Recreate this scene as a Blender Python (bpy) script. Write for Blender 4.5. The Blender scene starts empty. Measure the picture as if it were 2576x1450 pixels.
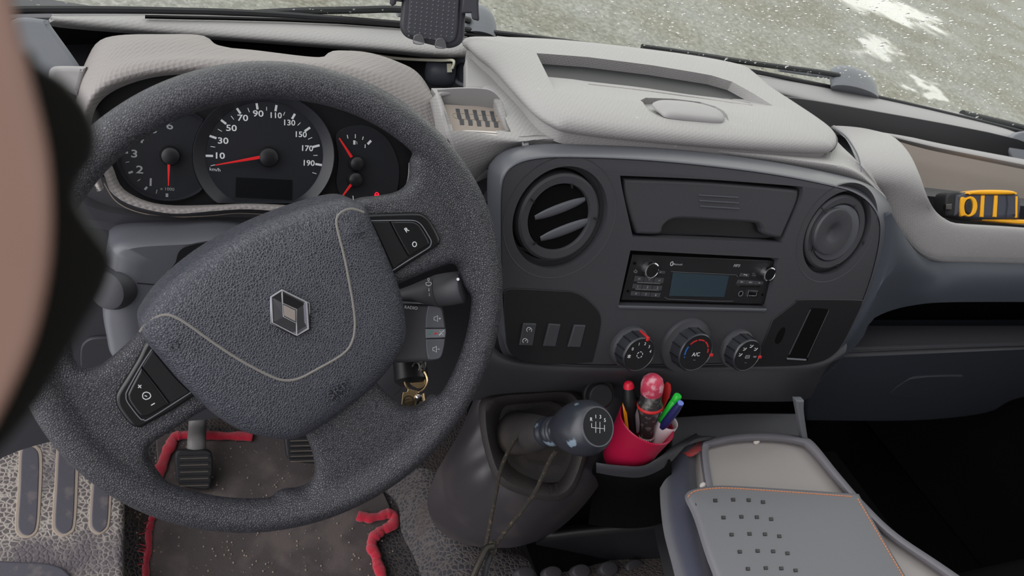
import bpy, bmesh, math, random
from mathutils import Vector, Matrix
random.seed(7)
S = bpy.context.scene
COL = S.collection
V = Vector

# ---------------------------------------------------------------- camera
FPX = 2050.0
R0 = Matrix(((0.88814012, 0.01690607, 0.4592617), (-0.33313199, -0.66473329, 0.6686948), (0.31659155, -0.74688944, -0.58474435)))
CP = V((0.0, 0.0, 1.25))
cd = bpy.data.cameras.new('camera'); cam = bpy.data.objects.new('camera', cd); COL.objects.link(cam)
cd.sensor_width = 36.0; cd.lens = 36.0 * FPX / 2576.0; cd.clip_start = 0.01; cd.clip_end = 200
cx, cy, cz = R0.col[0], R0.col[1], R0.col[2]
cam.matrix_world = Matrix.Translation(CP) @ Matrix((cx, -cy, -cz)).transposed().to_4x4()
cd.dof.use_dof = True; cd.dof.focus_distance = 0.80; cd.dof.aperture_fstop = 15.0
S.camera = cam
# ---------------------------------------------------------------- sky
W = bpy.data.worlds.new('overcast_sky'); S.world = W; W.use_nodes = True
wn = W.node_tree.nodes; wl = W.node_tree.links
bg = wn['Background']
tc = wn.new('ShaderNodeTexCoord'); dp = wn.new('ShaderNodeVectorMath'); dp.operation = 'DOT_PRODUCT'
gd = V((0.62, 0.72, 0.33)).normalized(); dp.inputs[1].default_value = gd
mr = wn.new('ShaderNodeMapRange'); mr.inputs['From Min'].default_value = 0.45; mr.inputs['From Max'].default_value = 1.0
mr.interpolation_type = 'SMOOTHSTEP'
mx = wn.new('ShaderNodeMix'); mx.data_type = 'RGBA'
mx.inputs['A'].default_value = (1.17, 1.18, 1.22, 1); mx.inputs['B'].default_value = (2.2, 2.15, 2.1, 1)
wl.new(tc.outputs['Generated'], dp.inputs[0]); wl.new(dp.outputs['Value'], mr.inputs['Value'])
wl.new(mr.outputs['Result'], mx.inputs['Factor'])
# added bright sky lobe on the open door side, to light wheel and floor
dp2 = wn.new('ShaderNodeVectorMath'); dp2.operation = 'DOT_PRODUCT'; dp2.inputs[1].default_value = V((-0.86, -0.12, 0.50)).normalized()
mr2 = wn.new('ShaderNodeMapRange'); mr2.inputs['From Min'].default_value = 0.55; mr2.inputs['From Max'].default_value = 1.0; mr2.interpolation_type = 'SMOOTHSTEP'
mx2 = wn.new('ShaderNodeMix'); mx2.data_type = 'RGBA'; mx2.inputs['B'].default_value = (3.6, 3.55, 3.6, 1)
wl.new(tc.outputs['Generated'], dp2.inputs[0]); wl.new(dp2.outputs['Value'], mr2.inputs['Value']); wl.new(mr2.outputs['Result'], mx2.inputs['Factor'])
wl.new(mx.outputs['Result'], mx2.inputs['A']); wl.new(mx2.outputs['Result'], bg.inputs['Color'])
bg.inputs['Strength'].default_value = 1.0
S.view_settings.view_transform = 'Standard'; S.view_settings.look = 'None'; S.view_settings.gamma = 1
S.view_settings.exposure = -0.1; S.view_settings.use_curve_mapping = False
S.cycles.max_bounces = 8; S.cycles.transparent_max_bounces = 16; S.cycles.use_denoising = True
S.cycles.sample_clamp_indirect = 6

# ---------------------------------------------------------------- pixel -> world helpers
def ray(u, v): return R0 @ V(((u - 1288.0) / FPX, (v - 725.0) / FPX, 1.0))
class Plane:
    def __init__(s, p0, n, x=(1, 0, 0)):
        s.p = V(p0); s.n = V(n).normalized(); x = V(x)
        s.x = (x - s.n * x.dot(s.n)).normalized(); s.y = s.n.cross(s.x)
        s.M = Matrix((s.x, s.y, s.n)).transposed().to_4x4(); s.M.translation = s.p
    def hit(s, u, v, off=0.0):
        r = ray(u, v); p = s.p + s.n * off; t = (p - CP).dot(s.n) / r.dot(s.n); return CP + r * t
    def loc(s, u, v, off=0.0):
        d = s.hit(u, v, off) - s.p; return V((d.dot(s.x), d.dot(s.y)))
    def at(s, off): return Plane(s.p + s.n * off, s.n, s.x)
def PT(p0, deg):            # plane facing the driver, tilted back by deg
    a = math.radians(deg); return Plane(p0, (0, -math.cos(a), math.sin(a)))
def PZ(z): return Plane((0, 0, z), (0, 0, 1))
def PY(y): return Plane((0, y, 0), (0, -1, 0))
def PX(x): return Plane((x, 0, 0), (-1, 0, 0))
def AD(u, v, d): return CP + ray(u, v) * d
def mpp(p): return (R0.transposed() @ (V(p) - CP)).z / FPX      # metres per pixel there

def cr(pts, n=6, closed=True):
    """Catmull-Rom through points; a point given as (u,v,0) is a sharp corner."""
    P = [V(p[:2]) if len(p) == 2 or p[2] == 0 else V(p) for p in pts]
    sharp = [len(p) == 3 and p[2] == 0 for p in pts]
    N = len(P); out = []
    segs = N if closed else N - 1
    for i in range(segs):
        p1, p2 = P[i], P[(i + 1) % N]
        p0 = P[(i - 1) % N] if (closed or i > 0) else p1
        p3 = P[(i + 2) % N] if (closed or i + 2 < N) else p2
        if sharp[i]: p0 = p1
        if sharp[(i + 1) % N]: p3 = p2
        for k in range(n):
            t = k / n
            out.append(0.5 * ((2 * p1) + (p2 - p0) * t + (2 * p0 - 5 * p1 + 4 * p2 - p3) * t * t + (3 * p1 - p0 - 3 * p2 + p3) * t ** 3))
    if not closed: out.append(P[-1].copy())
    return out

def ell(cu, cv, ru, rv, n=40, rot=0.0, a0=0, a1=360):
    o = []
    full = abs(a1 - a0) >= 360
    for k in range(n if full else n + 1):
        a = math.radians(a0 + (a1 - a0) * k / n); x = ru * math.cos(a); y = rv * math.sin(a)
        c, s_ = math.cos(math.radians(rot)), math.sin(math.radians(rot))
        o.append((cu + x * c - y * s_, cv + x * s_ + y * c))
    return o

# ---------------------------------------------------------------- object helpers
def finish(name, me, mat, parent=None, ang=40, smooth=True, label=None):
    if mat is not None and len(me.materials) == 0: me.materials.append(mat)
    if smooth:
        me.shade_smooth(); me.set_sharp_from_angle(angle=math.radians(ang))
    vs = me.vertices
    if len(vs):
        mn = V((min(v.co.x for v in vs), min(v.co.y for v in vs), min(v.co.z for v in vs)))
        mxx = V((max(v.co.x for v in vs), max(v.co.y for v in vs), max(v.co.z for v in vs)))
        c = (mn + mxx) / 2
        me.transform(Matrix.Translation(-c))
    else: c = V((0, 0, 0))
    o = bpy.data.objects.new(name, me); COL.objects.link(o)
    o.location = c
    if parent is not None:
        o.parent = parent
        o.matrix_parent_inverse = wmat(parent).inverted()
    if label: o['label'] = label
    return o
def wmat(o):
    m = Matrix.Translation(o.location)
    if o.parent is not None: m = wmat(o.parent) @ o.matrix_parent_inverse @ m
    return m
def thing(name, label, cat, loc, group=None):
    o = bpy.data.objects.new(name, None); COL.objects.link(o); o.location = loc; o.empty_display_size = 0.02
    o['label'] = label; o['category'] = cat
    if group: o['group'] = group
    return o
def tag(o, label, cat, group=None, kind=None):
    o['label'] = label; o['category'] = cat
    if group: o['group'] = group
    if kind: o['kind'] = kind
    return o
def struct(o, label=None, kind='structure'):
    o['kind'] = kind
    if label: o['label'] = label
    return o

def from_bm(bm):
    me = bpy.data.meshes.new('m'); bmesh.ops.recalc_face_normals(bm, faces=bm.faces); bm.to_mesh(me); bm.free(); return me

def curve_mesh(splines, plane, off, ext, bev, res=3):
    """splines in plane coordinates; holes allowed. Front face ends at off."""
    cu = bpy.data.curves.new('c', 'CURVE'); cu.dimensions = '2D'; cu.fill_mode = 'BOTH'
    for sp in splines:
        s = cu.splines.new('POLY'); s.points.add(len(sp) - 1); s.use_cyclic_u = True
        for i, p in enumerate(sp): s.points[i].co = (p[0], p[1], 0, 1)
    h = max(ext / 2 - bev, 0.00005)
    cu.extrude = h; cu.bevel_depth = bev; cu.bevel_resolution = res; cu.offset = -bev
    ob = bpy.data.objects.new('tmp', cu); COL.objects.link(ob)
    bpy.context.view_layer.update()
    me = bpy.data.meshes.new_from_object(ob.evaluated_get(bpy.context.evaluated_depsgraph_get()))
    bpy.data.objects.remove(ob); bpy.data.curves.remove(cu)
    me.materials.clear()
    me.transform(plane.M @ Matrix.Translation((0, 0, off - h - bev)))
    return me

def plate(name, outs, plane, mat, parent=None, off=0.0, th=0.004, bev=0.001, n=5, smooth_px=True, res=3, label=None, ang=40):
    if not isinstance(outs[0], list): outs = [outs]
    sp = []
    for o in outs:
        pts = cr(o, n) if smooth_px else [V(p[:2]) for p in o]
        sp.append([plane.loc(p[0], p[1], off) for p in pts])
    return finish(name, curve_mesh(sp, plane, off, th, bev, res), mat, parent, label=label, ang=ang)

def pillow(name, out, plane, prof, mat, parent=None, n=6, centre=None, off=0.0, label=None, ang=50):
    """Domed pad: rings of the outline scaled by s at height h (list of (s,h) from outside in)."""
    pts = [plane.loc(p[0], p[1], off) for p in cr(out, n)]
    if centre: c = plane.loc(*centre, off)
    else: c = sum(pts, V((0, 0))) / len(pts)
    bm = bmesh.new(); rings = []
    for s, h in prof:
        rings.append([bm.verts.new(plane.M @ V((*(c + (p - c) * s), h + off))) for p in pts])
    N = len(pts)
    for a, b in zip(rings, rings[1:]):
        for i in range(N): bm.faces.new((a[i], a[(i + 1) % N], b[(i + 1) % N], b[i]))
    if prof[-1][0] > 0.02: bm.faces.new(rings[-1])
    bm.faces.new(list(reversed(rings[0])))
    return finish(name, from_bm(bm), mat, parent, ang, label=label)

def resample(P, n):
    L = [0]
    for a, b in zip(P, P[1:]): L.append(L[-1] + (b - a).length)
    out = []; j = 0
    for k in range(n):
        t = L[-1] * k / (n - 1)
        while j < len(P) - 2 and L[j + 1] < t: j += 1
        f = (t - L[j]) / max(L[j + 1] - L[j], 1e-9); out.append(P[j].lerp(P[j + 1], min(max(f, 0), 1)))
    return out
def cr3(P, n=5):
    P = [V(p) for p in P]; out = []
    for i in range(len(P) - 1):
        p1, p2 = P[i], P[i + 1]; p0 = P[i - 1] if i else p1; p3 = P[i + 2] if i + 2 < len(P) else p2
        for k in range(n):
            t = k / n
            out.append(0.5 * ((2 * p1) + (p2 - p0) * t + (2 * p0 - 5 * p1 + 4 * p2 - p3) * t * t + (3 * p1 - p0 - 3 * p2 + p3) * t ** 3))
    out.append(P[-1]); return out
def loft(name, rows, mat, parent=None, n=48, sub=4, thick=0.003, smooth_rows=True, label=None, ang=60, inward=None):
    """rows: lists of 3D points. A solid skin through the rows with real thickness."""
    G = [resample(cr3(r, 6), n) for r in rows]
    cols = []
    for i in range(n):
        c = [g[i] for g in G]
        cols.append(cr3(c, sub) if smooth_rows and len(c) > 2 else c)
    bm = bmesh.new()
    g = [[bm.verts.new(p) for p in c] for c in cols]
    for i in range(n - 1):
        for j in range(len(g[0]) - 1): bm.faces.new((g[i][j], g[i + 1][j], g[i + 1][j + 1], g[i][j + 1]))
    me = from_bm(bm)
    # orient the skin towards the camera and thicken away from it
    bm = bmesh.new(); bm.from_mesh(me); bm.normal_update()
    s = sum((f.normal.dot(CP - f.calc_center_median()) * f.calc_area() for f in bm.faces))
    if s < 0: bmesh.ops.reverse_faces(bm, faces=bm.faces)
    bm.normal_update()
    if thick:
        geom = list(bm.faces)
        vs = {v: v.normal.copy() for v in bm.verts}
        r = bmesh.ops.duplicate(bm, geom=geom)
        vm = r['vert_map']
        back = [e for e in r['geom'] if isinstance(e, bmesh.types.BMFace)]
        for v, nn in vs.items(): vm[v].co = v.co - nn * thick
        bmesh.ops.reverse_faces(bm, faces=back)
        be = [e for e in bm.edges if e.is_boundary and e.verts[0] in vs and e.verts[1] in vs]
        for e in be:
            a, b = e.verts
            try: bm.faces.new((a, b, vm[b], vm[a]))
            except ValueError: pass
    bm.to_mesh(me); bm.free()
    bm = bmesh.new(); bm.from_mesh(me); bmesh.ops.recalc_face_normals(bm, faces=bm.faces); bm.to_mesh(me); bm.free()
    return finish(name, me, mat, parent, ang, label=label)

def tube(name, pts, r, mat, parent=None, seg=10, closed=False, label=None, smooth=5, flat=1.0):
    P = cr3(pts, smooth) if (smooth and not closed and len(pts) > 2) else [V(p) for p in pts]
    N = len(P); rad = r if callable(r) else (lambda t: r)
    bm = bmesh.new(); rings = []; up = None
    for i, p in enumerate(P):
        a = P[(i - 1) % N] if (closed or i) else p; b = P[(i + 1) % N] if (closed or i < N - 1) else p
        t = (b - a).normalized()
        if up is None:
            up = V((0, 0, 1)) if abs(t.z) < 0.9 else V((0, 1, 0))
        up = (up - t * up.dot(t)).normalized(); sd = t.cross(up)
        rr = rad(i / max(N - 1, 1))
        rings.append([bm.verts.new(p + (up * math.cos(2 * math.pi * k / seg) * flat + sd * math.sin(2 * math.pi * k / seg)) * rr) for k in range(seg)])
    M = N if closed else N - 1
    for i in range(M):
        a, b = rings[i], rings[(i + 1) % N]
        for k in range(seg): bm.faces.new((a[k], a[(k + 1) % seg], b[(k + 1) % seg], b[k]))
    if not closed:
        bm.faces.new(rings[0]); bm.faces.new(list(reversed(rings[-1])))
    return finish(name, from_bm(bm), mat, parent, label=label)

def lathe(name, prof, p0, axis, mat, parent=None, seg=40, label=None, ang=35, xr=None, sx=1.0, loop=False):
    """prof: list of (radius, height along axis)."""
    ax = V(axis).normalized(); x = V(xr) if xr else (V((1, 0, 0)) if abs(ax.x) < 0.9 else V((0, 1, 0)))
    x = (x - ax * x.dot(ax)).normalized(); y = ax.cross(x)
    bm = bmesh.new(); rings = []
    for r, h in prof:
        if r < 1e-5: rings.append([bm.verts.new(V(p0) + ax * h)])
        else: rings.append([bm.verts.new(V(p0) + ax * h + (x * math.cos(2 * math.pi * k / seg) * sx + y * math.sin(2 * math.pi * k / seg)) * r) for k in range(seg)])
    for a, b in zip(rings, rings[1:] + (rings[:1] if loop else [])):
        if a is b: continue
        for k in range(seg):
            q = [a[k % len(a)], a[(k + 1) % len(a)], b[(k + 1) % len(b)], b[k % len(b)]]
            u = []
            for v in q:
                if v not in u: u.append(v)
            if len(u) > 2: bm.faces.new(u)
    if len(rings[0]) > 1 and not loop: bm.faces.new(rings[0])
    if len(rings[-1]) > 1 and not loop: bm.faces.new(list(reversed(rings[-1])))
    return finish(name, from_bm(bm), mat, parent, ang, label=label)

def ring_loft(name, A, B, C_, mt, parent, offs=(0, .003, -.002), th=.004, label=None, plane=None, prof=None, n=6):
    a = cr(A, n); b = cr(B, n)
    bm = bmesh.new(); RR = []
    m = len(a)
    # pair vertices of equal count
    assert len(a) == len(b)
    seqs = prof or [(0.0, offs[0] - th), (0.0, offs[0]), (0.25, offs[1]), (0.6, offs[1]), (1.0, offs[2]), (1.0, offs[2] - th)]
    for s, h in seqs: RR.append([bm.verts.new(plane.hit(*(pa.lerp(pb, s)), h)) for pa, pb in zip(a, b)])
    for x, y in zip(RR, RR[1:]):
        for i in range(m): bm.faces.new((x[i], x[(i + 1) % m], y[(i + 1) % m], y[i]))
    for i in range(m): bm.faces.new((RR[0][i], RR[0][(i + 1) % m], RR[-1][(i + 1) % m], RR[-1][i]))
    return finish(name, from_bm(bm), mt, parent, 60, label=label)

def poly_solid(name, faces_pts, mat, parent=None, bevel=0.0, label=None, smooth=True, ang=40):
    """convex-ish solid from vertex list + face index list"""
    vs, fs = faces_pts
    bm = bmesh.new(); bv = [bm.verts.new(v) for v in vs]
    for f in fs: bm.faces.new([bv[i] for i in f])
    bmesh.ops.recalc_face_normals(bm, faces=bm.faces)
    if bevel: bmesh.ops.bevel(bm, geom=list(bm.edges), offset=bevel, segments=3, affect='EDGES', profile=0.6)
    return finish(name, from_bm(bm), mat, parent, ang, smooth, label)
BOXF = [(0, 1, 2, 3), (7, 6, 5, 4), (0, 4, 5, 1), (1, 5, 6, 2), (2, 6, 7, 3), (3, 7, 4, 0)]
def box(name, a, b, mat, parent=None, bevel=0.0, label=None):
    (x0, y0, z0), (x1, y1, z1) = a, b
    vs = [(x0, y0, z0), (x1, y0, z0), (x1, y1, z0), (x0, y1, z0), (x0, y0, z1), (x1, y0, z1), (x1, y1, z1), (x0, y1, z1)]
    return poly_solid(name, (vs, BOXF), mat, parent, bevel, label)
def prism(name, bottom, vec, mat, parent=None, bevel=0.0, label=None):
    n = len(bottom); vs = [V(p) for p in bottom] + [V(p) + V(vec) for p in bottom]
    fs = [tuple(range(n)), tuple(reversed(range(n, 2 * n)))] + [(i, (i + 1) % n, n + (i + 1) % n, n + i) for i in range(n)]
    return poly_solid(name, (vs, fs), mat, parent, bevel, label)

FONT_CACHE = {}
def text(name, s, u, v, plane, hpx, mat, parent=None, off=0.0005, to=None, th=0.0003, wide=1.0, label=None, bold=0.0, skew=0.0):
    fc = bpy.data.curves.new('t', 'FONT'); fc.body = s; fc.align_x = 'CENTER'; fc.align_y = 'CENTER'
    p = plane.hit(u, v, off); fc.size = hpx * mpp(p) * 1.35; fc.extrude = th / 2; fc.resolution_u = 3; fc.offset = bold; fc.shear = skew
    ob = bpy.data.objects.new('tmp', fc); COL.objects.link(ob); bpy.context.view_layer.update()
    me = bpy.data.meshes.new_from_object(ob.evaluated_get(bpy.context.evaluated_depsgraph_get()))
    bpy.data.objects.remove(ob); bpy.data.curves.remove(fc); me.materials.clear()
    me.transform(Matrix.Scale(wide, 4, (1, 0, 0)))
    x = plane.x
    if to: x = (plane.hit(to[0], to[1], off) - p).normalized()
    y = plane.n.cross(x)
    M = Matrix((x, y, plane.n)).transposed().to_4x4(); M.translation = p; me.transform(M)
    return finish(name, me, mat, parent, smooth=False, label=label)

def strokes(name, lines, plane, wpx, mat, parent=None, off=0.0005, th=0.0003, label=None):
    """printed marks or fine ribs: flat ribbons along pixel polylines, lying on the plane"""
    bm = bmesh.new()
    for L in lines:
        if isinstance(L, tuple): L, w = L
        else: w = wpx
        P = [plane.hit(p[0], p[1], off) for p in L]
        hw = w * mpp(P[0]) / 2; n = plane.n
        closed = len(P) > 2 and (P[0] - P[-1]).length < 1e-5
        lo, hi = [], []
        for i, p in enumerate(P):
            a = P[i - 1] if i else (P[-2] if closed else p); b = P[i + 1] if i < len(P) - 1 else (P[1] if closed else p)
            t = (b - a); t = t.normalized() if t.length > 1e-9 else V((1, 0, 0)); sd = n.cross(t).normalized() * hw
            lo.append([bm.verts.new(p + sd - n * th), bm.verts.new(p - sd - n * th)]); hi.append([bm.verts.new(p + sd), bm.verts.new(p - sd)])
        for i in range(len(P) - 1):
            a, b, c, d = hi[i][0], hi[i][1], hi[i + 1][1], hi[i + 1][0]; e, f, g, h = lo[i][0], lo[i][1], lo[i + 1][1], lo[i + 1][0]
            for q in ((a, b, c, d), (a, d, h, e), (b, f, g, c), (e, h, g, f)): bm.faces.new(q)
        bm.faces.new((hi[0][0], lo[0][0], lo[0][1], hi[0][1])); bm.faces.new((hi[-1][1], lo[-1][1], lo[-1][0], hi[-1][0]))
    return finish(name, from_bm(bm), mat, parent, smooth=False, label=label)

def carve(obj, cutter):
    """cut the shape of another solid out of an object"""
    md = obj.modifiers.new('cut', 'BOOLEAN'); md.operation = 'DIFFERENCE'; md.object = cutter; md.solver = 'EXACT'
    bpy.context.view_layer.update()
    me = bpy.data.meshes.new_from_object(obj.evaluated_get(bpy.context.evaluated_depsgraph_get()))
    obj.modifiers.clear(); old = obj.data; obj.data = me; bpy.data.meshes.remove(old)
    cm = cutter.data; bpy.data.objects.remove(cutter); bpy.data.meshes.remove(cm)
    me.shade_smooth(); me.set_sharp_from_angle(angle=math.radians(40))
def punch(obj, outline):
    """open a hole in a thin skin where another part is let in"""
    poly = cr(outline, 3); M = R0.transposed(); bm = bmesh.new(); bm.from_mesh(obj.data); kill = []
    for f in bm.faces:
        q = M @ (f.calc_center_median() + obj.location - CP); u, v = 1288 + FPX * q.x / q.z, 725 + FPX * q.y / q.z; ins = False
        for a, b in zip(poly, poly[1:] + poly[:1]):
            if (a.y > v) != (b.y > v) and u < (b.x - a.x) * (v - a.y) / (b.y - a.y) + a.x: ins = not ins
        if ins: kill.append(f)
    bmesh.ops.delete(bm, geom=kill, context='FACES'); bm.to_mesh(obj.data); bm.free()
def wedge(far, near, plane, depth, mat, up=.012):
    """closed cutter: deep under the far line, running out to nothing at the near line"""
    A = [plane.hit(*p) for p in far]; B = [plane.hit(*p) for p in near]; n = len(A); z = V((0, 0, 1)); bm = bmesh.new(); rows = []
    for i in range(n):
        d = depth[i] if isinstance(depth, (list, tuple)) else depth
        rows.append([bm.verts.new(q) for q in (A[i] + z * up, A[i] - z * d, B[i] + z * .0004, B[i] + z * up)])
    for a, b in zip(rows, rows[1:]):
        for k in range(4): bm.faces.new((a[k], a[(k + 1) % 4], b[(k + 1) % 4], b[k]))
    bm.faces.new(rows[0]); bm.faces.new(list(reversed(rows[-1])))
    return finish('cutter', from_bm(bm), mat, None, smooth=False)

# ---------------------------------------------------------------- materials
def sr(c):
    f = lambda x: x / 12.92 if x <= 0.04045 else ((x + 0.055) / 1.055) ** 2.4
    return tuple(f(x / 255.0) for x in c) + (1,)
def mat(name, col, rough=0.5, spec=0.5, metal=0.0, bump=None, var=None, emit=None, coat=0.0, sheen=0.0, trans=0.0, alpha=None):
    m = bpy.data.materials.new(name); m.use_nodes = True; nt = m.node_tree; b = nt.nodes['Principled BSDF']; L = nt.links
    b.inputs['Base Color'].default_value = col if len(col) == 4 else sr(col)
    b.inputs['Roughness'].default_value = rough; b.inputs['Specular IOR Level'].default_value = spec; b.inputs['Metallic'].default_value = metal
    b.inputs['Coat Weight'].default_value = coat; b.inputs['Transmission Weight'].default_value = trans
    b.inputs['Sheen Weight'].default_value = sheen
    t = nt.nodes.new('ShaderNodeTexCoord')
    if bump:
        kind, scale, strength = bump[0], bump[1], bump[2]
        bp = nt.nodes.new('ShaderNodeBump'); bp.inputs['Strength'].default_value = strength; bp.inputs['Distance'].default_value = bump[3] if len(bump) > 3 else 0.001
        if kind in ('leather', 'grid', 'cells'):
            vo = nt.nodes.new('ShaderNodeTexVoronoi'); vo.inputs['Scale'].default_value = scale
            if kind == 'grid': vo.inputs['Randomness'].default_value = 0.0; src = vo.outputs['Distance']
            else:
                vo.feature = 'DISTANCE_TO_EDGE'; rp = nt.nodes.new('ShaderNodeMapRange'); rp.inputs['From Max'].default_value = 0.25
                nz = nt.nodes.new('ShaderNodeTexNoise'); nz.inputs['Scale'].default_value = scale * 1.3
                ad = nt.nodes.new('ShaderNodeMixRGB'); ad.blend_type = 'ADD'; ad.inputs[0].default_value = 0.45 / scale
                L.new(t.outputs['Object'], ad.inputs[1]); L.new(nz.outputs['Color'], ad.inputs[2]); L.new(ad.outputs[0], vo.inputs['Vector']); L.new(t.outputs['Object'], nz.inputs['Vector'])
                L.new(vo.outputs['Distance'], rp.inputs['Value']); src = rp.outputs['Result']
            if kind == 'grid':
                mp = nt.nodes.new('ShaderNodeMapping'); mp.inputs['Rotation'].default_value = (0.5, 0.4, 0.75)
                L.new(t.outputs['Object'], mp.inputs['Vector']); L.new(mp.outputs[0], vo.inputs['Vector'])
        else:
            vo = nt.nodes.new('ShaderNodeTexNoise'); vo.inputs['Scale'].default_value = scale; vo.inputs['Detail'].default_value = 4
            L.new(t.outputs['Object'], vo.inputs['Vector']); src = vo.outputs['Fac']
        L.new(src, bp.inputs['Height']); L.new(bp.outputs[0], b.inputs['Normal'])
        if kind == 'cells' or (len(bump) > 4):
            # second colour along the grain lines, dust on the floors
            mxn = nt.nodes.new('ShaderNodeMix'); mxn.data_type = 'RGBA'; c0 = sr(bump[4]) if len(bump) > 4 else sr((120, 112, 108))
            mxn.inputs['A'].default_value = c0; mxn.inputs['B'].default_value = col if len(col) == 4 else sr(col)
            L.new(src, mxn.inputs['Factor']); L.new(mxn.outputs['Result'], b.inputs['Base Color'])
    if var:      # dusty speckle and worn patches with a shape of their own: (scale, colour, low, high)
        nz = nt.nodes.new('ShaderNodeTexNoise'); nz.inputs['Scale'].default_value = var[0]; nz.inputs['Detail'].default_value = 6
        rg = nt.nodes.new('ShaderNodeMapRange'); rg.inputs['From Min'].default_value = var[2]; rg.inputs['From Max'].default_value = var[3]
        mm = nt.nodes.new('ShaderNodeMix'); mm.data_type = 'RGBA'; mm.inputs['B'].default_value = sr(var[1])
        prev = b.inputs['Base Color'].links
        if prev: L.new(prev[0].from_socket, mm.inputs['A'])
        else: mm.inputs['A'].default_value = col if len(col) == 4 else sr(col)
        L.new(t.outputs['Object'], nz.inputs['Vector']); L.new(nz.outputs['Fac'], rg.inputs['Value']); L.new(rg.outputs['Result'], mm.inputs['Factor'])
        L.new(mm.outputs['Result'], b.inputs['Base Color'])
    if emit:
        b.inputs['Emission Color'].default_value = sr(emit[0]); b.inputs['Emission Strength'].default_value = emit[1]
    return m
M_LIGHT = mat('light_dash_plastic', (158, 155, 155), 0.55, 0.35, bump=('grid', 330, 0.5, 0.0008), var=(160, (196, 192, 188), 0.68, 0.82))
M_LIGHTS = mat('light_dash_plastic_smooth', (156, 153, 154), 0.6, 0.3, bump=('noise', 900, 0.12, 0.0004))
M_HOOD = mat('hood_plastic', (143, 137, 136), 0.6, 0.3, bump=('grid', 300, 0.7, 0.0012))
M_BEIGE = mat('beige_insert_plastic', (156, 145, 137), 0.6, 0.3)
M_GREY = mat('grey_trim_plastic', (118, 120, 126), 0.55, 0.35, bump=('noise', 700, 0.15, 0.0005))
M_DARK = mat('dark_plastic', (64, 64, 69), 0.5, 0.45, bump=('noise', 1100, 0.2, 0.0004), var=(420, (105, 103, 100), 0.72, 0.80))
M_DARKB = mat('blue_grey_plastic', (66, 71, 80), 0.5, 0.4, bump=('noise', 1100, 0.2, 0.0004), var=(420, (120, 118, 116), 0.72, 0.80))
M_BEV = mat('satin_bezel_plastic', (84, 85, 92), 0.38, 0.6, bump=('noise', 1100, 0.12, 0.0004), var=(500, (120, 118, 116), 0.71, 0.80))
M_BLACK = mat('black_plastic', (26, 26, 29), 0.4, 0.5)
M_PIT = mat('void_shade_black', (10, 10, 11), 0.8, 0.1)  # near black stands in for the shade in openings and gaps
M_GLOSS = mat('gloss_black_plastic', (20, 21, 24), 0.22, 0.6)
M_WHEEL = mat('grained_wheel_rubber', (70, 70, 77), 0.30, 0.65, bump=('leather', 560, 0.8, 0.0005, (40, 40, 46)))
M_PAD = mat('grained_airbag_cover', (50, 51, 60), 0.30, 0.65, bump=('leather', 520, 0.8, 0.0005, (72, 74, 84)))
M_SEAM = mat('dusty_groove', (128, 124, 120), 0.8, 0.2)
M_CHROME = mat('chrome', (215, 215, 218), 0.12, 0.5, 1.0)
M_CHROMED = mat('dark_chrome', (120, 120, 126), 0.10, 0.5, 1.0)
M_STEEL = mat('worn_steel', (120, 118, 115), 0.38, 0.5, 1.0, bump=('noise', 300, 0.3, 0.0006))
M_BRASS = mat('pale_brass', (214, 186, 142), 0.22, 0.5, 1.0)
M_WHITE = mat('white_print', (222, 224, 226), 0.6)
M_GREYP = mat('grey_print', (150, 152, 155), 0.6)
M_DIM = mat('dim_print', (96, 98, 102), 0.6)
M_REDP = mat('red_print', (205, 40, 45), 0.5)
M_NEEDLE = mat('red_needle', (226, 36, 40), 0.4)
M_BLUEP = mat('blue_print', (40, 105, 190), 0.5)
M_GREENP = mat('green_print', (30, 150, 110), 0.5)
M_LINK = mat('dull_steel_link', (70, 66, 62), 0.5, 0.5, 0.8, bump=('noise', 300, 0.3, 0.0006))
M_CHG = mat('lightened_charger_plastic', (84, 88, 98), 0.45, 0.5)  # colour raised in place of light reaching the trough
M_EDGE = mat('polished_badge_edge', (220, 220, 224), 0.25, 0.6, 0.55)
M_BADGEC = mat('worn_badge_centre', (158, 148, 142), 0.45, 0.5, 0.2, bump=('noise', 900, 0.4, 0.0004))
M_DIALK = mat('dial_knob_plastic', (46, 47, 53), 0.3, 0.6)
M_STUD = mat('dark_floor_stud', (58, 56, 60), 0.6, 0.3)
M_HANDLE = mat('dirty_clear_handle', (52, 48, 50), 0.25, 0.6, var=(130, (128, 122, 120), 0.52, 0.68))
M_WARN = mat('lit_red_warning', (255, 20, 40), 0.5, emit=((255, 20, 50), 1.3))
M_LCD = mat('blue_grey_display', (52, 66, 76), 0.2, 0.5)
M_DIAL = mat('dial_face', (36, 37, 42), 0.5, 0.3)
M_DIALB = mat('dial_surround', (24, 25, 28), 0.5, 0.3)
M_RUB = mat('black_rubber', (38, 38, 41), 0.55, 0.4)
M_FLOORR = mat('dusty_rubber_floor', (98, 92, 94), 0.75, 0.3, bump=('cells', 150, 0.5, 0.002, (176, 168, 160)), var=(9, (104, 98, 102), 0.52, 0.62))
M_FLOORD = mat('dark_rubber_floor', (54, 54, 60), 0.7, 0.3, bump=('cells', 150, 0.5, 0.002, (92, 86, 84)), var=(10, (80, 73, 70), 0.50, 0.66))
M_PADR = mat('smooth_rubber_pad', (84, 82, 90), 0.6, 0.3, bump=('noise', 200, 0.2, 0.001), var=(40, (112, 106, 106), 0.55, 0.7))
M_DUST = mat('dusty_rim', (158, 146, 134), 0.85, 0.2)
M_CARPET = mat('mat_carpet', (84, 76, 76), 0.95, 0.1, sheen=0.3, bump=('noise', 900, 0.7, 0.002), var=(14, (108, 98, 96), 0.48, 0.62))
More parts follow.
